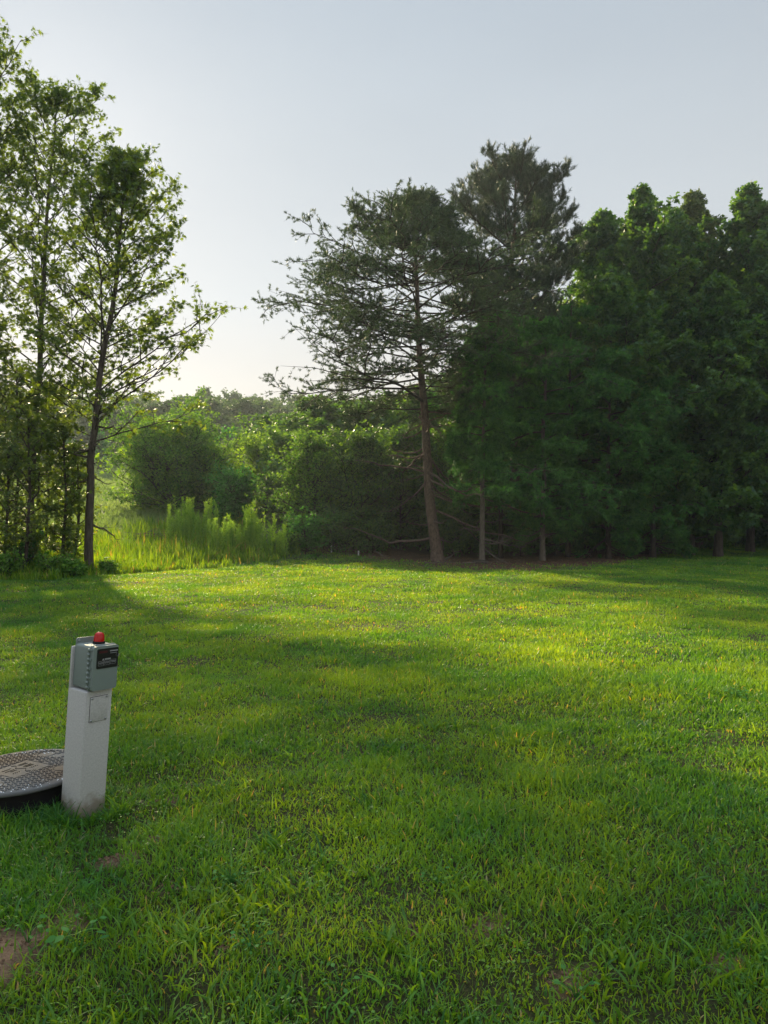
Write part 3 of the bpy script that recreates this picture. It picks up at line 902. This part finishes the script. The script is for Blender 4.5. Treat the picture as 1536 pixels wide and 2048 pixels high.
# --- far treeline over the meadow
fb = []
for s in range(3):
    H = 10
    pr = prof([(0, 2.6), (.3, 3.4), (.6, 3.0), (.85, 1.9), (1, .5)])
    wood, lf = grow(700 + s, [(0, 0, 0), (.2, .1, H * .5), (.1, 0, H)], .2, 1.0, lambda q, a: pr(q), 34, lambda q: .3 + .5 * q, .1, 6, 4, 5, 'far', .34, tw=.7)
    fb.append((wood, lf, H))
protos2 = {}
rb = random.Random(9)
i = 0
for row, (D0, pt) in enumerate([(92, 0), (104, -8), (118, -14)]):
    for px in range(-260 + row * 17, 700, 46):
        D = D0 + rb.uniform(-4, 4); s = i % 3; i += 1
        top = np.interp(px, [-260, 0, 110, 160, 250, 330, 400, 470, 540, 700], [775, 785, 790, 812, 806, 814, 800, 797, 808, 812]) + rb.uniform(-6, 16) + pt * .3
        wood, lf, H0 = fb[s]
        b = W(px + rb.uniform(-12, 12), D); H = ztop(top, D) - b[2]; sc = H / H0
        if s not in protos2:
            t = tree_thing("distant_tree", b, "hazy rounded tree in the distant treeline beyond the meadow", wood, lf, M['darkbark'], M['far'], group="distant treeline")
            t.scale = (1, 1, sc); protos2[s] = t
        else:
            copy_thing(protos2[s], b, rb.uniform(0, 6.28), 1.0, zs=sc)
# dark cedars standing in the meadow
for (px, D, top, hw, lab, sd) in [(122, 76, 862, 34, 'dark cedar far up the meadow between the sweetgum trunks', 801), (197, 72, 868, 20, 'dark cedar in the meadow just right of the near sweetgum trunk', 802),
                                  (15, 70, 850, 40, 'dark cedar in the meadow at the left edge', 803)]:
    b = W(px, D); H = ztop(top, D) - b[2]; rr = hw / F * D
    wood, lf = grow(sd, [(0, 0, 0), (0, 0, H)], .1, .2, lambda q, a: prof([(0, 1), (.5, .9), (1, .2)])(q) * rr, 26, lambda q: .3 + .3 * q, .1, 5, 4, 3, 'far', .22, tw=.4)
    tree_thing("cedar_tree", b, lab, wood, lf, M['darkbark'], M['cedar'])


# --- shrubs
def shrub(px, D, top, hw, mat, label, seed, lsize=.07, n=40, dens=(7, 5, 6), kind='oval', cat="shrub", name="shrub", bottom=None):
    b = W(px, D); H = ztop(top, D) - b[2]; rr = hw / F * D
    lsize *= 1.6
    pr = prof([(0, .85), (.25, 1.0), (.55, 1.0), (.8, .85), (1, .45)])
    wood, lf = grow(seed, [(0, 0, 0), (.0, 0, H * .86)], .03, .02 * H, lambda q, a: pr(q) * rr * (1 + .2 * np.sin(3 * a + seed)), int(n * 1.5), lambda q: .2 + .75 * q, .10, dens[0], dens[1], dens[2], kind, lsize, tw=min(.45, rr * .3), l2=.5, clear=.3)
    return tree_thing(name, b, label, wood, lf, M['darkbark'], M[mat], cat=cat)


shrub(350, 42, 912, 140, 'olive', "big rounded olive green shrub behind the stick pile", 901, .085, 70, (9, 7, 7))
shrub(298, 43.5, 905, 70, 'bright', "shrub with yellow green sprays on top of the big rounded shrub", 902, .12, 22, (5, 4, 4), 'star')
shrub(418, 44, 905, 62, 'bright', "yellow leaved spray rising behind the right of the big rounded shrub", 903, .12, 20, (5, 4, 4), 'star')
shrub(385, 48, 862, 70, 'green', "rounded green tree behind the big shrub", 904, .14, 40)
shrub(535, 42, 892, 74, 'bright', "bright green shrub right of the big rounded shrub", 905, .085, 46, (7, 5, 6))
shrub(470, 37, 962, 52, 'green', "low fresh green bush behind the tall feathery weeds", 906, .075, 34)
shrub(628, 33.5, 872, 92, 'olive', "olive leafed thicket left of the spreading pine", 907, .07, 54, (7, 6, 5))
shrub(725, 33, 868, 80, 'gumdark', "dark thicket under the low pine branches", 908, .08, 46)
shrub(800, 35, 850, 75, 'gumdark', "dark thicket just left of the pine trunk", 909, .08, 40)
shrub(905, 34, 840, 80, 'gumdark', "dark thicket between the pine trunk and the thin pale stem", 910, .08, 40)
shrub(610, 29.8, 1052, 42, 'green', "low leafy bush at the lawn edge right of the feathery weeds", 911, .06, 24, (6, 4, 5))
shrub(668, 30.6, 1045, 42, 'gumdark', "dark low bush behind the left white pipe stub", 912, .06, 24, (6, 4, 5))
shrub(745, 31, 1060, 40, 'gumdark', "dark low bush behind the right white pipe stub", 913, .06, 22, (6, 4, 5))
shrub(570, 29.0, 1075, 30, 'olive', "small scrubby bush at the end of the tall grass", 914, .05, 20, (5, 4, 4))
for (px, D, top, hw, mat, lab, sd) in [(10, 19.8, 1130, 38, 'olive', 'low brushy weed clump at the lawn edge by the left border', 921), (100, 20.2, 1136, 30, 'olive', 'low brushy weeds in front of the left saplings', 922),
                                       (150, 20.2, 1136, 22, 'olive', 'low dark bush at the foot of the near sweetgum trunk', 923), (215, 21.6, 1130, 14, 'olive', 'small scrubby bush right of the near sweetgum trunk', 924),
                                       (55, 20.8, 1085, 30, 'green', 'green leafy bush under the left saplings', 925), (-70, 19.4, 1060, 60, 'gumdark', 'dark bush just outside the left border', 926)]:
    shrub(px, D, top, hw, mat, lab, sd, .05, 16, (5, 4, 4))


# --- tall feathery weeds
def feather_weed(seed, H):
    r = np.random.default_rng(seed)
    ns = 5
    wood = []; Ps = []; As = []
    for s in range(ns):
        x0, y0 = r.normal(size=2) * .16; h = H * r.uniform(.6, 1.05); lx, ly = r.normal(size=2) * .06
        t = np.linspace(0, 1, 6)
        P = np.stack([x0 + lx * t * h, y0 + ly * t * h, t * h - .03], -1)[None]
        V, Fq = tubes(P, (.008 * (1 - t) + .002)[None], 4); wood.append((V, Fq, .4, 0))
        m = 90; tt = r.uniform(.08, 1.0, m); a = r.random(m) * 6.28
        p = np.stack([x0 + lx * tt * h, y0 + ly * tt * h, tt * h], -1)
        Ps.append(p); As.append(np.stack([np.cos(a) * .6, np.sin(a) * .6, .8 * np.ones(m)], -1))
    P = np.concatenate(Ps); A = np.concatenate(As)
    v = np.repeat(r.random(ns), 90) * .6 + .4 * r.random(len(P))
    V, Fq, vv = needles(P + A * .03, A, 3, .10, .022, .45, v, r)
    return wood, [(V, Fq, vv, 0)]


wp = [feather_weed(s, h) for s, h in ((1, 1.75), (2, 1.45), (3, 1.6))]
protos3 = {}
rw = random.Random(2)
k = 0
for (px0, px1, D, topy) in [(345, 425, 31.5, 1000), (350, 430, 30.5, 1005), (428, 512, 29.0, 1012), (440, 525, 28.2, 1010), (545, 580, 28.0, 1025)]:
    nx = max(2, int((px1 - px0) / 13))
    for j in range(nx):
        px = px0 + (px1 - px0) * (j + rw.random() * .8) / nx; d = D + rw.uniform(-.5, .6)
        b = W(px, d); s = k % 3; k += 1
        H = ztop(topy + rw.uniform(-14, 38), d) - b[2]; sc = max(.6, H / [1.75, 1.45, 1.6][s])
        if s not in protos3:
            t = empty("feathery_weed", b, "tall feathery green weed in the stand before the shrubs", "weed", "tall feathery weeds before the shrubs")
            build("stem", wp[s][0], M['fennel'], t); build("foliage", wp[s][1], M['fennel'], t); t.scale = (1, 1, sc); protos3[s] = t
        else:
            copy_thing(protos3[s], b, rw.uniform(0, 6), 1.0, zs=sc)


# ------------------------------------------------------------------ small things
def bm_box(cx, cy, cz, sx, sy, sz):
    v = np.array([(x, y, z) for z in (-.5, .5) for (x, y) in ((-.5, -.5), (.5, -.5), (.5, .5), (-.5, .5))]) * np.array([sx, sy, sz]) + np.array([cx, cy, cz])
    f = np.array([(0, 3, 2, 1), (4, 5, 6, 7), (0, 1, 5, 4), (1, 2, 6, 5), (2, 3, 7, 6), (3, 0, 4, 7)])
    return (v, f, .5, 0)


def bevel(o, w, seg=2):
    m = o.modifiers.new("bevel", 'BEVEL'); m.width = w; m.segments = seg; m.limit_method = 'ANGLE'
    for p in o.data.polygons: p.use_smooth = True
    m.harden_normals = False
    return o


def lathe(profile, seg=32, c=(0, 0, 0)):
    pr_ = np.array(profile); a = np.arange(seg) * 2 * math.pi / seg
    V = np.stack([pr_[:, None, 0] * np.cos(a), pr_[:, None, 0] * np.sin(a), np.broadcast_to(pr_[:, None, 1], (len(pr_), seg))], -1) + np.array(c)
    idx = np.arange(len(pr_) * seg).reshape(len(pr_), seg)
    A = idx[:-1]; B = np.roll(A, -1, 1); Dd = idx[1:]; C = np.roll(Dd, -1, 1)
    return (V.reshape(-1, 3), np.stack([A, B, C, Dd], -1).reshape(-1, 4), .5, 0, True)


def rounded_rect(w, h, r_, seg=4):
    pts = []
    for (sx, sy, a0) in ((1, 1, 0), (-1, 1, 90), (-1, -1, 180), (1, -1, 270)):
        for i in range(seg + 1):
            a = math.radians(a0 + 90 * i / seg)
            pts.append((sx * (w / 2 - r_) + r_ * math.cos(a), sy * (h / 2 - r_) + r_ * math.sin(a)))
    return np.array(pts)


def prism_y(outline, y0, y1):
    """outline in x,z extruded along y"""
    k = len(outline)
    v0 = np.stack([outline[:, 0], np.full(k, y0), outline[:, 1]], -1); v1 = v0.copy(); v1[:, 1] = y1
    V = np.concatenate([v0, v1]); i = np.arange(k); j = (i + 1) % k
    side = np.stack([i, j, j + k, i + k], -1)
    return [(V, side, .5, 0), (v0, np.arange(k)[None, ::-1] if y0 > y1 else np.arange(k)[None], .5, 0), (v1, np.arange(k)[None, ::-1], .5, 0)]


# --- alarm post: local frame x = to the right along the front face, -y = front normal
def alarm_post():
    # front face normal (towards lower right of the view)
    nx, ny = .831, -.556
    rz = math.atan2(ny, nx) + math.pi / 2
    s = .164
    base = np.array([POST[0], POST[1], float(ground_z(*POST))])
    t = empty("alarm_post", base, "white square composite post with grey alarm box, standing beside the round lid", "alarm post")
    t.rotation_euler = (0, 0, rz)
    lean = math.radians(3.5)
    # lean to the right of the view: rotate about the view direction
    from mathutils import Matrix
    Rl = Matrix.Rotation(lean, 4, Vector((0, 1, 0))); Rz = Matrix.Rotation(rz, 4, 'Z')
    Mx = Matrix.Translation(Vector(tuple(base))) @ Rl @ Rz
    t.matrix_world = Mx
    t.location, t.rotation_euler = Mx.to_translation(), Mx.to_euler()
    hp = .685
    # hollow looking composite post: thick skin with open seam ridges at the corners
    o = build("post", [bm_box(0, 0, hp / 2 - .1, s, s, hp + .2), bm_box(0, s / 2 - .008, hp + .11, s, .016, .235)], M['post'], t); bevel(o, .006, 3)
    # access cover
    o = build("access_cover", [bm_box(.0, -s / 2 - .0022, .585, .108, .004, .135)], M['post'], t); bevel(o, .0015)
    ch = prism_y(np.concatenate([rounded_rect(.1112, .1385, .003)]) + np.array([0, .585]), -s / 2 - .0004, -s / 2 + .002)
    build("cover_shade_rim", ch, M['blackrubber'], o)  # thin black rim standing in for the cover's dark top line and edge shadows
    for (sx, sz) in ((-.045, .645), (.045, .645), (-.045, .525), (.045, .525)):
        c = lathe([(0, .004), (.0045, .0035), (.006, .001), (.006, 0)], 12)
        v = c[0][:, [0, 2, 1]].copy(); v[:, 1] = -v[:, 1]
        build("screw", [(v + np.array([sx, -s / 2 - .0042, sz]), c[1], .5, 0, True)], M['steel'], t)
    # box
    bw, bh, bd = .152, .236, .135
    bz = hp + .004 + bh / 2 + .004
    bx = .008
    fy = s / 2 - .018 - bd                      # y of the body front
    body = []
    for c in prism_y(rounded_rect(bw, bh, .014, 5) + np.array([bx, bz]), s / 2 - .018, fy): body.append(c)
    o = build("enclosure", body, M['box'], t); bevel(o, .0015)
    # lid with rim and raised front
    lid = prism_y(rounded_rect(bw + .012, bh + .012, .016, 5) + np.array([bx, bz]), fy - .0015, fy - .012)
    lid += prism_y(rounded_rect(bw + .004, bh + .004, .014, 5) + np.array([bx, bz]), fy - .012, fy - .036)
    d = build("door", lid, M['box'], t); bevel(d, .003)
    ffront = fy - .036
    # hinge knuckles along the left edge
    hg = []
    for i in range(9):
        z = bz - bh / 2 + .018 + i * (bh - .036) / 8
        c = lathe([(0, -.0075), (.0075, -.0075), (.0075, .0075), (0, .0075)], 10)
        hg.append((c[0] * np.array([1, 1, .95]) + np.array([bx - bw / 2 - .008, fy - .004, z]), c[1], .5, 0, True))
        hg.append(bm_box(bx - bw / 2 - .003, fy + (.008 if i % 2 else -.012), z, .010, .022, .009))
    hg.append((lathe([(.0035, -bh / 2 + .012), (.0035, bh / 2 - .012)], 8)[0] + np.array([bx - bw / 2 - .008, fy - .004, bz]), lathe([(.0035, 0), (.0035, 1)], 8)[1], .5, 0, True))
    build("hinge", hg, M['box'], t)
    # latch on the right side
    build("latch", [bm_box(bx + bw / 2 + .008, fy - .004, bz - .05, .010, .03, .022), bm_box(bx + bw / 2 + .011, fy - .012, bz - .05, .006, .012, .03)], M['box'], t)
    # mounting flange at the back top
    fl = prism_y(rounded_rect(.120, .05, .012, 4) + np.array([bx - .015, bz + bh / 2 + .004]), s / 2 - .020, s / 2 - .0262)
    f_ = build("mounting_flange", fl, M['box'], t); bevel(f_, .0015)
    c = lathe([(0, .004), (.006, .003), (.006, 0)], 10); v = c[0][:, [0, 2, 1]].copy(); v[:, 1] = -v[:, 1]
    build("screw", [(v + np.array([bx - .06, s / 2 - .0265, bz + bh / 2 + .014]), c[1], .5, 0, True)], M['steel'], t)
    # black label
    lw, lh = .134, .108
    lx = bx + .010; lz = bz + bh / 2 - .012 - lh / 2
    pl = build("label_panel", prism_y(rounded_rect(lw, lh, .008, 4) + np.array([lx, lz]), ffront - .0002, ffront - .0022), M['blackpanel'], t)
    yf = ffront - .0028

    def dash(x, z, w, h):
        return bm_box(lx + x, yf, lz + z, w, .001, h)
    r = random.Random(3)
    pr_ = []
    # small pale lines of print, too fine to read in the photograph
    for (x0, z0, x1, h) in [(.012, .038, .060, .007), (.014, .026, .052, .003)]:
        x = x0
        while x < x1:
            w = r.uniform(.003, .006); pr_.append(dash(x + w / 2, z0, w, h)); x += w + .0015
    x = -.018
    while x < .018:
        w = r.uniform(.003, .006); pr_.append(dash(x + w / 2, -.004, w, .008)); x += w + .0016
    for (cx, cz) in ((-.040, -.028), (-.004, -.026), (.036, -.024)):
        for q in range(5):
            pr_.append(dash(cx - .012 + q * .006, cz + .006, .0042, .003)); pr_.append(dash(cx - .009 + q * .005, cz, .0035, .0022))
        for (dx, dz, w, h) in ((0, .014, .034, .0008), (0, -.010, .034, .0008), (-.017, .002, .0008, .024), (.017, .002, .0008, .024)): pr_.append(dash(cx + dx, cz + dz, w, h))
    tri = np.array([(lx - .034, yf, lz - .010), (lx - .022, yf, lz - .010), (lx - .028, yf, lz + .002)])
    pr_.append((tri, np.array([[0, 1, 2]]), .5, 0))
    build("print", pr_, M['print'], pl)['kind'] = 'stuff'
    build("red_print", [bm_box(lx - .030, yf, lz + .036, .052, .001, .012)], M['printred'], pl)
    rg = lathe([(.010, -.0008), (.010, .0008), (.006, .0008), (.006, -.0008)], 20)
    v = rg[0][:, [0, 2, 1]]
    build("key_switch", [(v + np.array([lx + .060, yf, lz + .012]), rg[1], .5, 0, True)], M['print'], pl)
    # beacon
    bt = bz + bh / 2
    bxx, byy = bx + .018, .0 - .012
    k = build("beacon", [lathe([(0, .062), (.012, .061), (.020, .055), (.0245, .044), (.027, .020), (.028, .010)], 32, (bxx, byy, bt))], M['redlens'], t)
    rb_ = [lathe([(.028, .012), (.032, .011), (.033, .003), (.033, .0), (0, 0)], 32, (bxx, byy, bt + .0005))]
    build("beacon_base", rb_, M['blackrubber'], k)
    ribs = []
    for i in range(14):
        a = i * 2 * math.pi / 14
        P = np.array([[(bxx + math.cos(a) * q, byy + math.sin(a) * q, bt + z) for (q, z) in ((.0285, .012), (.0278, .022), (.0252, .044), (.0205, .056))]])
        V, Fq = tubes(P, np.full((1, 4), .0012), 4); ribs.append((V, Fq, .5, 0, True))
    build("beacon_ribs", ribs, M['redlens'], k)
    return t


alarm_post()


# --- round lid on a black riser
def access_lid():
    gz = float(ground_z(*LIDC)); zt = .155
    t = empty("septic_lid", (LIDC[0], LIDC[1], gz), "round grey plastic lid with raised tread pattern on a black riser behind the post", "lid")
    t.rotation_euler = (math.radians(1.2), math.radians(-1.0), math.radians(-28))
    build("riser", [lathe([(LIDR - .06, -.15), (LIDR - .06, .02), (LIDR - .035, .025), (LIDR - .035, .045), (LIDR - .06, .05), (LIDR - .06, zt - .02)], 72)], M['blackrubber'], t)
    R = LIDR
    ch = [lathe([(R - .04, zt - .020), (R - .004, zt - .022), (R, zt - .016), (R - .001, zt - .004), (R - .006, zt), (R * .75, zt + .003), (R * .4, zt + .006), (0, zt + .007)], 96)]
    # raised H shaped treads, laid in slanting rows round four plain discs and a plain plaque
    r = random.Random(8)

    def ztop_at(x, y):
        q = math.hypot(x, y) / R
        return zt + .007 * (1 - q * q) - .0005
    st = .044
    discs = [(.21, .12), (.10, -.24), (-.24, -.10), (-.10, .25)]
    n = int(R / st) + 2
    for i in range(-n, n + 1):
        for j in range(-n * 2, n * 2 + 1):
            x = i * st; y = j * st * .62 + (st * .31 if i % 2 else 0)
            q = math.hypot(x, y)
            if q > R - .035: continue
            if abs(x) < .115 and abs(y) < .125: continue
            if any(math.hypot(x - a, y - c) < .060 for a, c in discs): continue
            if abs(x) < .03 and abs(y) > .22: continue
            z = ztop_at(x, y)
            ch.append(bm_box(x, y, z + .002, .020, .0045, .006))
            ch.append(bm_box(x - .011, y, z + .002, .0045, .017, .0062)); ch.append(bm_box(x + .011, y, z + .002, .0045, .017, .0062))
    lidm = build("cover", ch, M['lid'], t)
    rings = []
    for a, c in discs:
        P = np.array([[(a + .052 * math.cos(w), c + .052 * math.sin(w), ztop_at(a, c) + .001) for w in np.linspace(0, 2 * math.pi, 33)]])
        V, Fq = tubes(P, np.full((1, 33), .0018), 5); rings.append((V, Fq, .5, 0, True))
    P = np.array([[(x, y, ztop_at(x, y) + .001) for (x, y) in ((-.11, -.12), (.11, -.12), (.11, .12), (-.11, .12), (-.11, -.12))]])
    V, Fq = tubes(P, np.full((1, 5), .002), 4); rings.append((V, Fq, .5, 0))
    P = np.array([[(-.085 + .17 * w, .014 * math.sin(w * 12.5), ztop_at(0, 0) + .001) for w in np.linspace(0, 1, 33)]])
    V, Fq = tubes(P, np.full((1, 33), .0022), 5); rings.append((V, Fq, .5, 0, True))
    bars = []
    for (x, y, h) in ((-.065, .055, .05), (-.05, .055, .05), (-.02, .055, .05), (-.008, .055, .05), (.004, .055, .05), (-.05, -.055, .055), (-.02, -.055, .055), (.0, -.045, .035)):
        bars.append(bm_box(x, y, ztop_at(x, y) + .0012, .006, h, .003))
    for i in range(8):
        bars.append(bm_box(.035 + .008 * (i % 2), .035 + i * .006, ztop_at(.04, .05) + .001, .006, .003, .0022))
        bars.append(bm_box(.035 + .008 * (i % 2), -.035 - i * .006, ztop_at(.04, .05) + .001, .006, .003, .0022))
        bars.append(bm_box(.085 + .008 * (i % 3), -.02 + i * .007, ztop_at(.08, 0) + .001, .006, .003, .0022))
    build("raised_marks", rings + bars, M['blackrubber'], lidm)
    for a in (0.6, 2.2, 3.8, 5.4):
        c = lathe([(0, .004), (.005, .0035), (.007, 0)], 10, (math.cos(a) * (R - .022), math.sin(a) * (R - .022), zt + .001))
        build("bolt", [c], M['steel'], t)
    # dew drops near the rim
    dr = []
    for i in range(190):
        a = r.random() * 6.28; q = R - .012 - abs(r.gauss(0, .045))
        s_ = r.uniform(.0012, .0034)
        dr.append(lathe([(0, s_), (s_ * .8, s_ * .7), (s_ * 1.2, 0)], 7, (math.cos(a) * q, math.sin(a) * q, ztop_at(q, 0) + .0005)))
    build("dew_drops", dr, M['water'], t)['kind'] = 'stuff'
    return t


access_lid()

# --- white pipe stubs at the lawn edge
for (px, D, h, lab) in [(663, 30.3, .30, "left white pipe stub standing at the dark lawn edge"), (717, 29.6, .20, "right shorter white pipe stub at the dark lawn edge")]:
    b = W(px, D)
    t = empty("pipe_stub", b, lab, "pipe")
    build("pipe", [lathe([(.03, -.1), (.03, h), (.024, h), (.024, h - .05)], 16)], M['pipe'], t)
    build("collar", [lathe([(.030, h - .07), (.037, h - .068), (.037, h - .035), (.030, h - .033)], 16)], M['pipe'], t)


# --- fallen branches and stick pile
def stick(points, rad, mat, name, label, cat="branch", twigs=4, seed=0):
    r = np.random.default_rng(seed)
    P = np.array(points, float); c = P[0].copy(); P = P - c
    tt = np.linspace(0, 1, 12); u = np.linspace(0, 1, len(P))
    Q = np.stack([np.interp(tt, u, P[:, i]) for i in range(3)], -1) + r.normal(size=(12, 3)) * rad * .5
    ch = []
    V, Fq = tubes(Q[None], (rad * (1 - .8 * tt))[None], 6); ch.append((V, Fq, .5, 0, True))
    L = np.linalg.norm(P[-1])
    for i in range(twigs):
        a = r.integers(3, 10); d = norm(Q[-1] - Q[0] + r.normal(size=3) * L * .7); l = L * r.uniform(.15, .35)
        T = Q[a] + d[None] * np.linspace(0, l, 4)[:, None] + r.normal(size=(4, 3)) * .01
        V, Fq = tubes(T[None], np.array([[.4, .3, .2, .1]]) * rad, 4); ch.append((V, Fq, .5, 0))
    o = build(name, ch, mat, None, c)
    return set_props(o, label, cat)


b = W(907, 28.4)
stick([b + (-.35, .1, -.02), b + (.25, .0, .42)], .05, M['palebark'], "dead_branch", "short thick dead branch leaning up right of the pine foot", seed=1, twigs=1)
b = W(950, 28.4)
stick([b + (-.75, .2, 1.7), b + (-.2, .1, 1.15), b + (.35, 0, .55), b + (1.0, -.1, .02)], .04, M['bark'], "dead_branch", "long dead branch slanting down between the pine and the thin pale stem", seed=2, twigs=6)
b = W(965, 26.6)
stick([b + (-.75, 0, .03), b + (0, .1, .06), b + (1.0, 0, .03)], .03, M['palebark'], "dead_branch", "thin pale stick lying on the litter before the thin pale stem", seed=3, twigs=2)
b = W(885, 26.0)
stick([b + (-.6, .3, .04), b + (.2, .1, .09), b + (.9, 0, .03)], .022, M['palebark'], "dead_branch", "thin stick lying on the litter before the pine foot", seed=4, twigs=3)
b = W(768, 28.4)
stick([b + (-.3, .3, .28), b + (.0, .1, .12), b + (.15, 0, .02)], .02, M['palebark'], "dead_branch", "small pale stick at the lawn edge left of the pine", seed=5, twigs=1)
b = W(1480, 45)
stick([b + (-2.2, .4, .10), b + (0, .1, .14), b + (2.6, -1.4, .10)], .09, M['palebark'], "log", "long pale fallen log along the far right lawn edge", cat="log", seed=6, twigs=2)
b = W(960, 27.0)
o = build("stump", [lathe([(.30, -.03), (.33, .03), (.27, .10), (.20, .115), (0, .12)], 24, (0, 0, 0))], M['darkbark'], None, b + np.array([0, -.1, 0]))
set_props(o, "low dark flat stump at the foot of the thin pale cedar stem", "stump")

r = np.random.default_rng(77)
b = W(322, 32.0)
t = empty("brush_pile", b, "heap of grey dead sticks lying in the tall grass before the big shrub", "brush pile")
for i in range(26):
    a = r.uniform(-.5, .5) + (math.pi if r.random() < .5 else 0); L = r.uniform(.7, 1.7)
    c = np.array([r.normal() * .5, r.normal() * .3, abs(r.normal()) * .18 + .1])
    s = np.linspace(-.5, .5, 9)
    P = np.stack([c[0] + np.cos(a) * L * s, c[1] + np.sin(a) * L * s, c[2] + .55 * r.uniform(.2, 1) * (.25 - s * s) + .25 * r.normal() * s], -1)
    P = P + np.cumsum(r.normal(size=P.shape) * .012, 0)
    V, Fq = tubes(P[None], (np.linspace(1, .35, 9) * r.uniform(.012, .03))[None], 5)
    build("stick", [(V, Fq, .5, 0, True)], M['bark' if i % 2 else 'palebark'], t)


# --- broad leaved weeds in the near lawn
def weed_plant(px, py, hgt, nl, ls, label, seed, mat='green'):
    D = CAMH * F / (py - HOR); b = W(px, D); r = np.random.default_rng(seed)
    t = empty("broadleaf_weed", b, label, "weed")
    st = []; P = []; A = []
    for i in range(nl):
        a = i * 2.4 + r.random() * .5; h = hgt * (.35 + .65 * (i + 1) / nl); q = .35 * hgt + .03
        pts = np.array([[(0, 0, -.01), (math.cos(a) * q * .3, math.sin(a) * q * .3, h * .6), (math.cos(a) * q, math.sin(a) * q, h)]])
        V, Fq = tubes(pts, np.array([[.0018, .0014, .001]]), 4); st.append((V, Fq, .5, 0))
        P.append(pts[0, 2]); A.append((math.cos(a), math.sin(a), r.uniform(-.25, .25)))
    build("stem", st, M[mat], t)
    P = np.array(P); A = np.array(A)
    c = leaves(P, A, np.array([0, 0, 1.0]) + r.normal(size=(nl, 3)) * .25, ls * .85 * r.uniform(.6, 1.2, nl), OVAL * np.array([1.0, 1, 1]), r.random(nl) * .5 + .4)
    build("leaves", [(c[0], c[1], c[2], 0)], M[mat], t)
    return t


for a in [(160, 1905, .12, 9, .045, "light green three leaved weed right of the bare clay patch", 1), (462, 1765, .09, 26, .022, "pale dense leafed weed left of centre in the near lawn", 2),
          (505, 1905, .08, 22, .026, "fresh green feather leafed weed in the near lawn below the centre", 3), (680, 1975, .05, 7, .026, "small round leafed weed near the bottom middle", 4),
          (1150, 1985, .07, 8, .030, "small light green weed near the bottom right", 5), (60, 1880, .08, 6, .035, "thin weed with narrow leaves growing from the bare clay", 6),
          (60, 1450, .10, 9, .03, "weed with pale leaves behind the round lid", 7), (870, 1760, .06, 9, .028, "low weed right of the lawn centre", 8),
          (1075, 1290, .09, 20, .05, "clump of coarse leaves standing up in the sunlit lawn", 9), (1470, 1400, .12, 26, .05, "tall coarse clump in the lawn near the right edge", 10)]:
    weed_plant(*a)

# --- crumbs of soil on the bare clay
def clods():
    r = np.random.default_rng(31); ch = []
    for (bx, by, br) in BARE:
        for i in range(int(900 * br)):
            a = r.random() * 6.28; q = br * 1.3 * math.sqrt(r.random()); s_ = r.uniform(.002, .009) * (1 if r.random() < .9 else 1.8)
            x = bx + q * math.cos(a); y = by + q * math.sin(a); z = float(ground_z(x, y))
            c = lathe([(0, -s_ * .5), (s_, -s_ * .2), (s_ * .9, s_ * .4), (s_ * .4, s_ * .75), (0, s_ * .8)], 6)
            v = c[0] + r.normal(size=c[0].shape) * s_ * .22
            ch.append((v + np.array([x, y, z]), c[1], .5, 0, False))
    o = build("soil_crumbs", ch, plain("clay_soil", (.22, .14, .09), .95, .1, (60, (.12, .075, .05), .3, .7)))
    set_props(o, "crumbs of reddish clay soil lying on the bare patches of the lawn", "soil", kind='stuff')


clods()

# ------------------------------------------------------------------ haze
def haze():
    zt = 23.0
    v = np.array([(x, y, z) for z in (-4.0, zt) for (x, y) in ((-275, -272), (275, -272), (275, 278), (-275, 278))])
    f = np.array([(0, 3, 2, 1), (4, 5, 6, 7), (0, 1, 5, 4), (1, 2, 6, 5), (2, 3, 7, 6), (3, 0, 4, 7)])
    m, nt, N, Lk = new_mat("haze")
    pv = N.new("ShaderNodeVolumePrincipled")
    pv.inputs['Color'].default_value = (.80, .92, 1.0, 1)
    pv.inputs['Density'].default_value = 0.0006
    pv.inputs['Anisotropy'].default_value = 0.4
    out = N.new("ShaderNodeOutputMaterial"); Lk.new(pv.outputs[0], out.inputs['Volume'])
    o = build("haze", [(v, f, 0.0, 0)], m)
    set_props(o, "thin pale morning haze filling the air over lawn and meadow", "haze", kind='stuff')


haze()
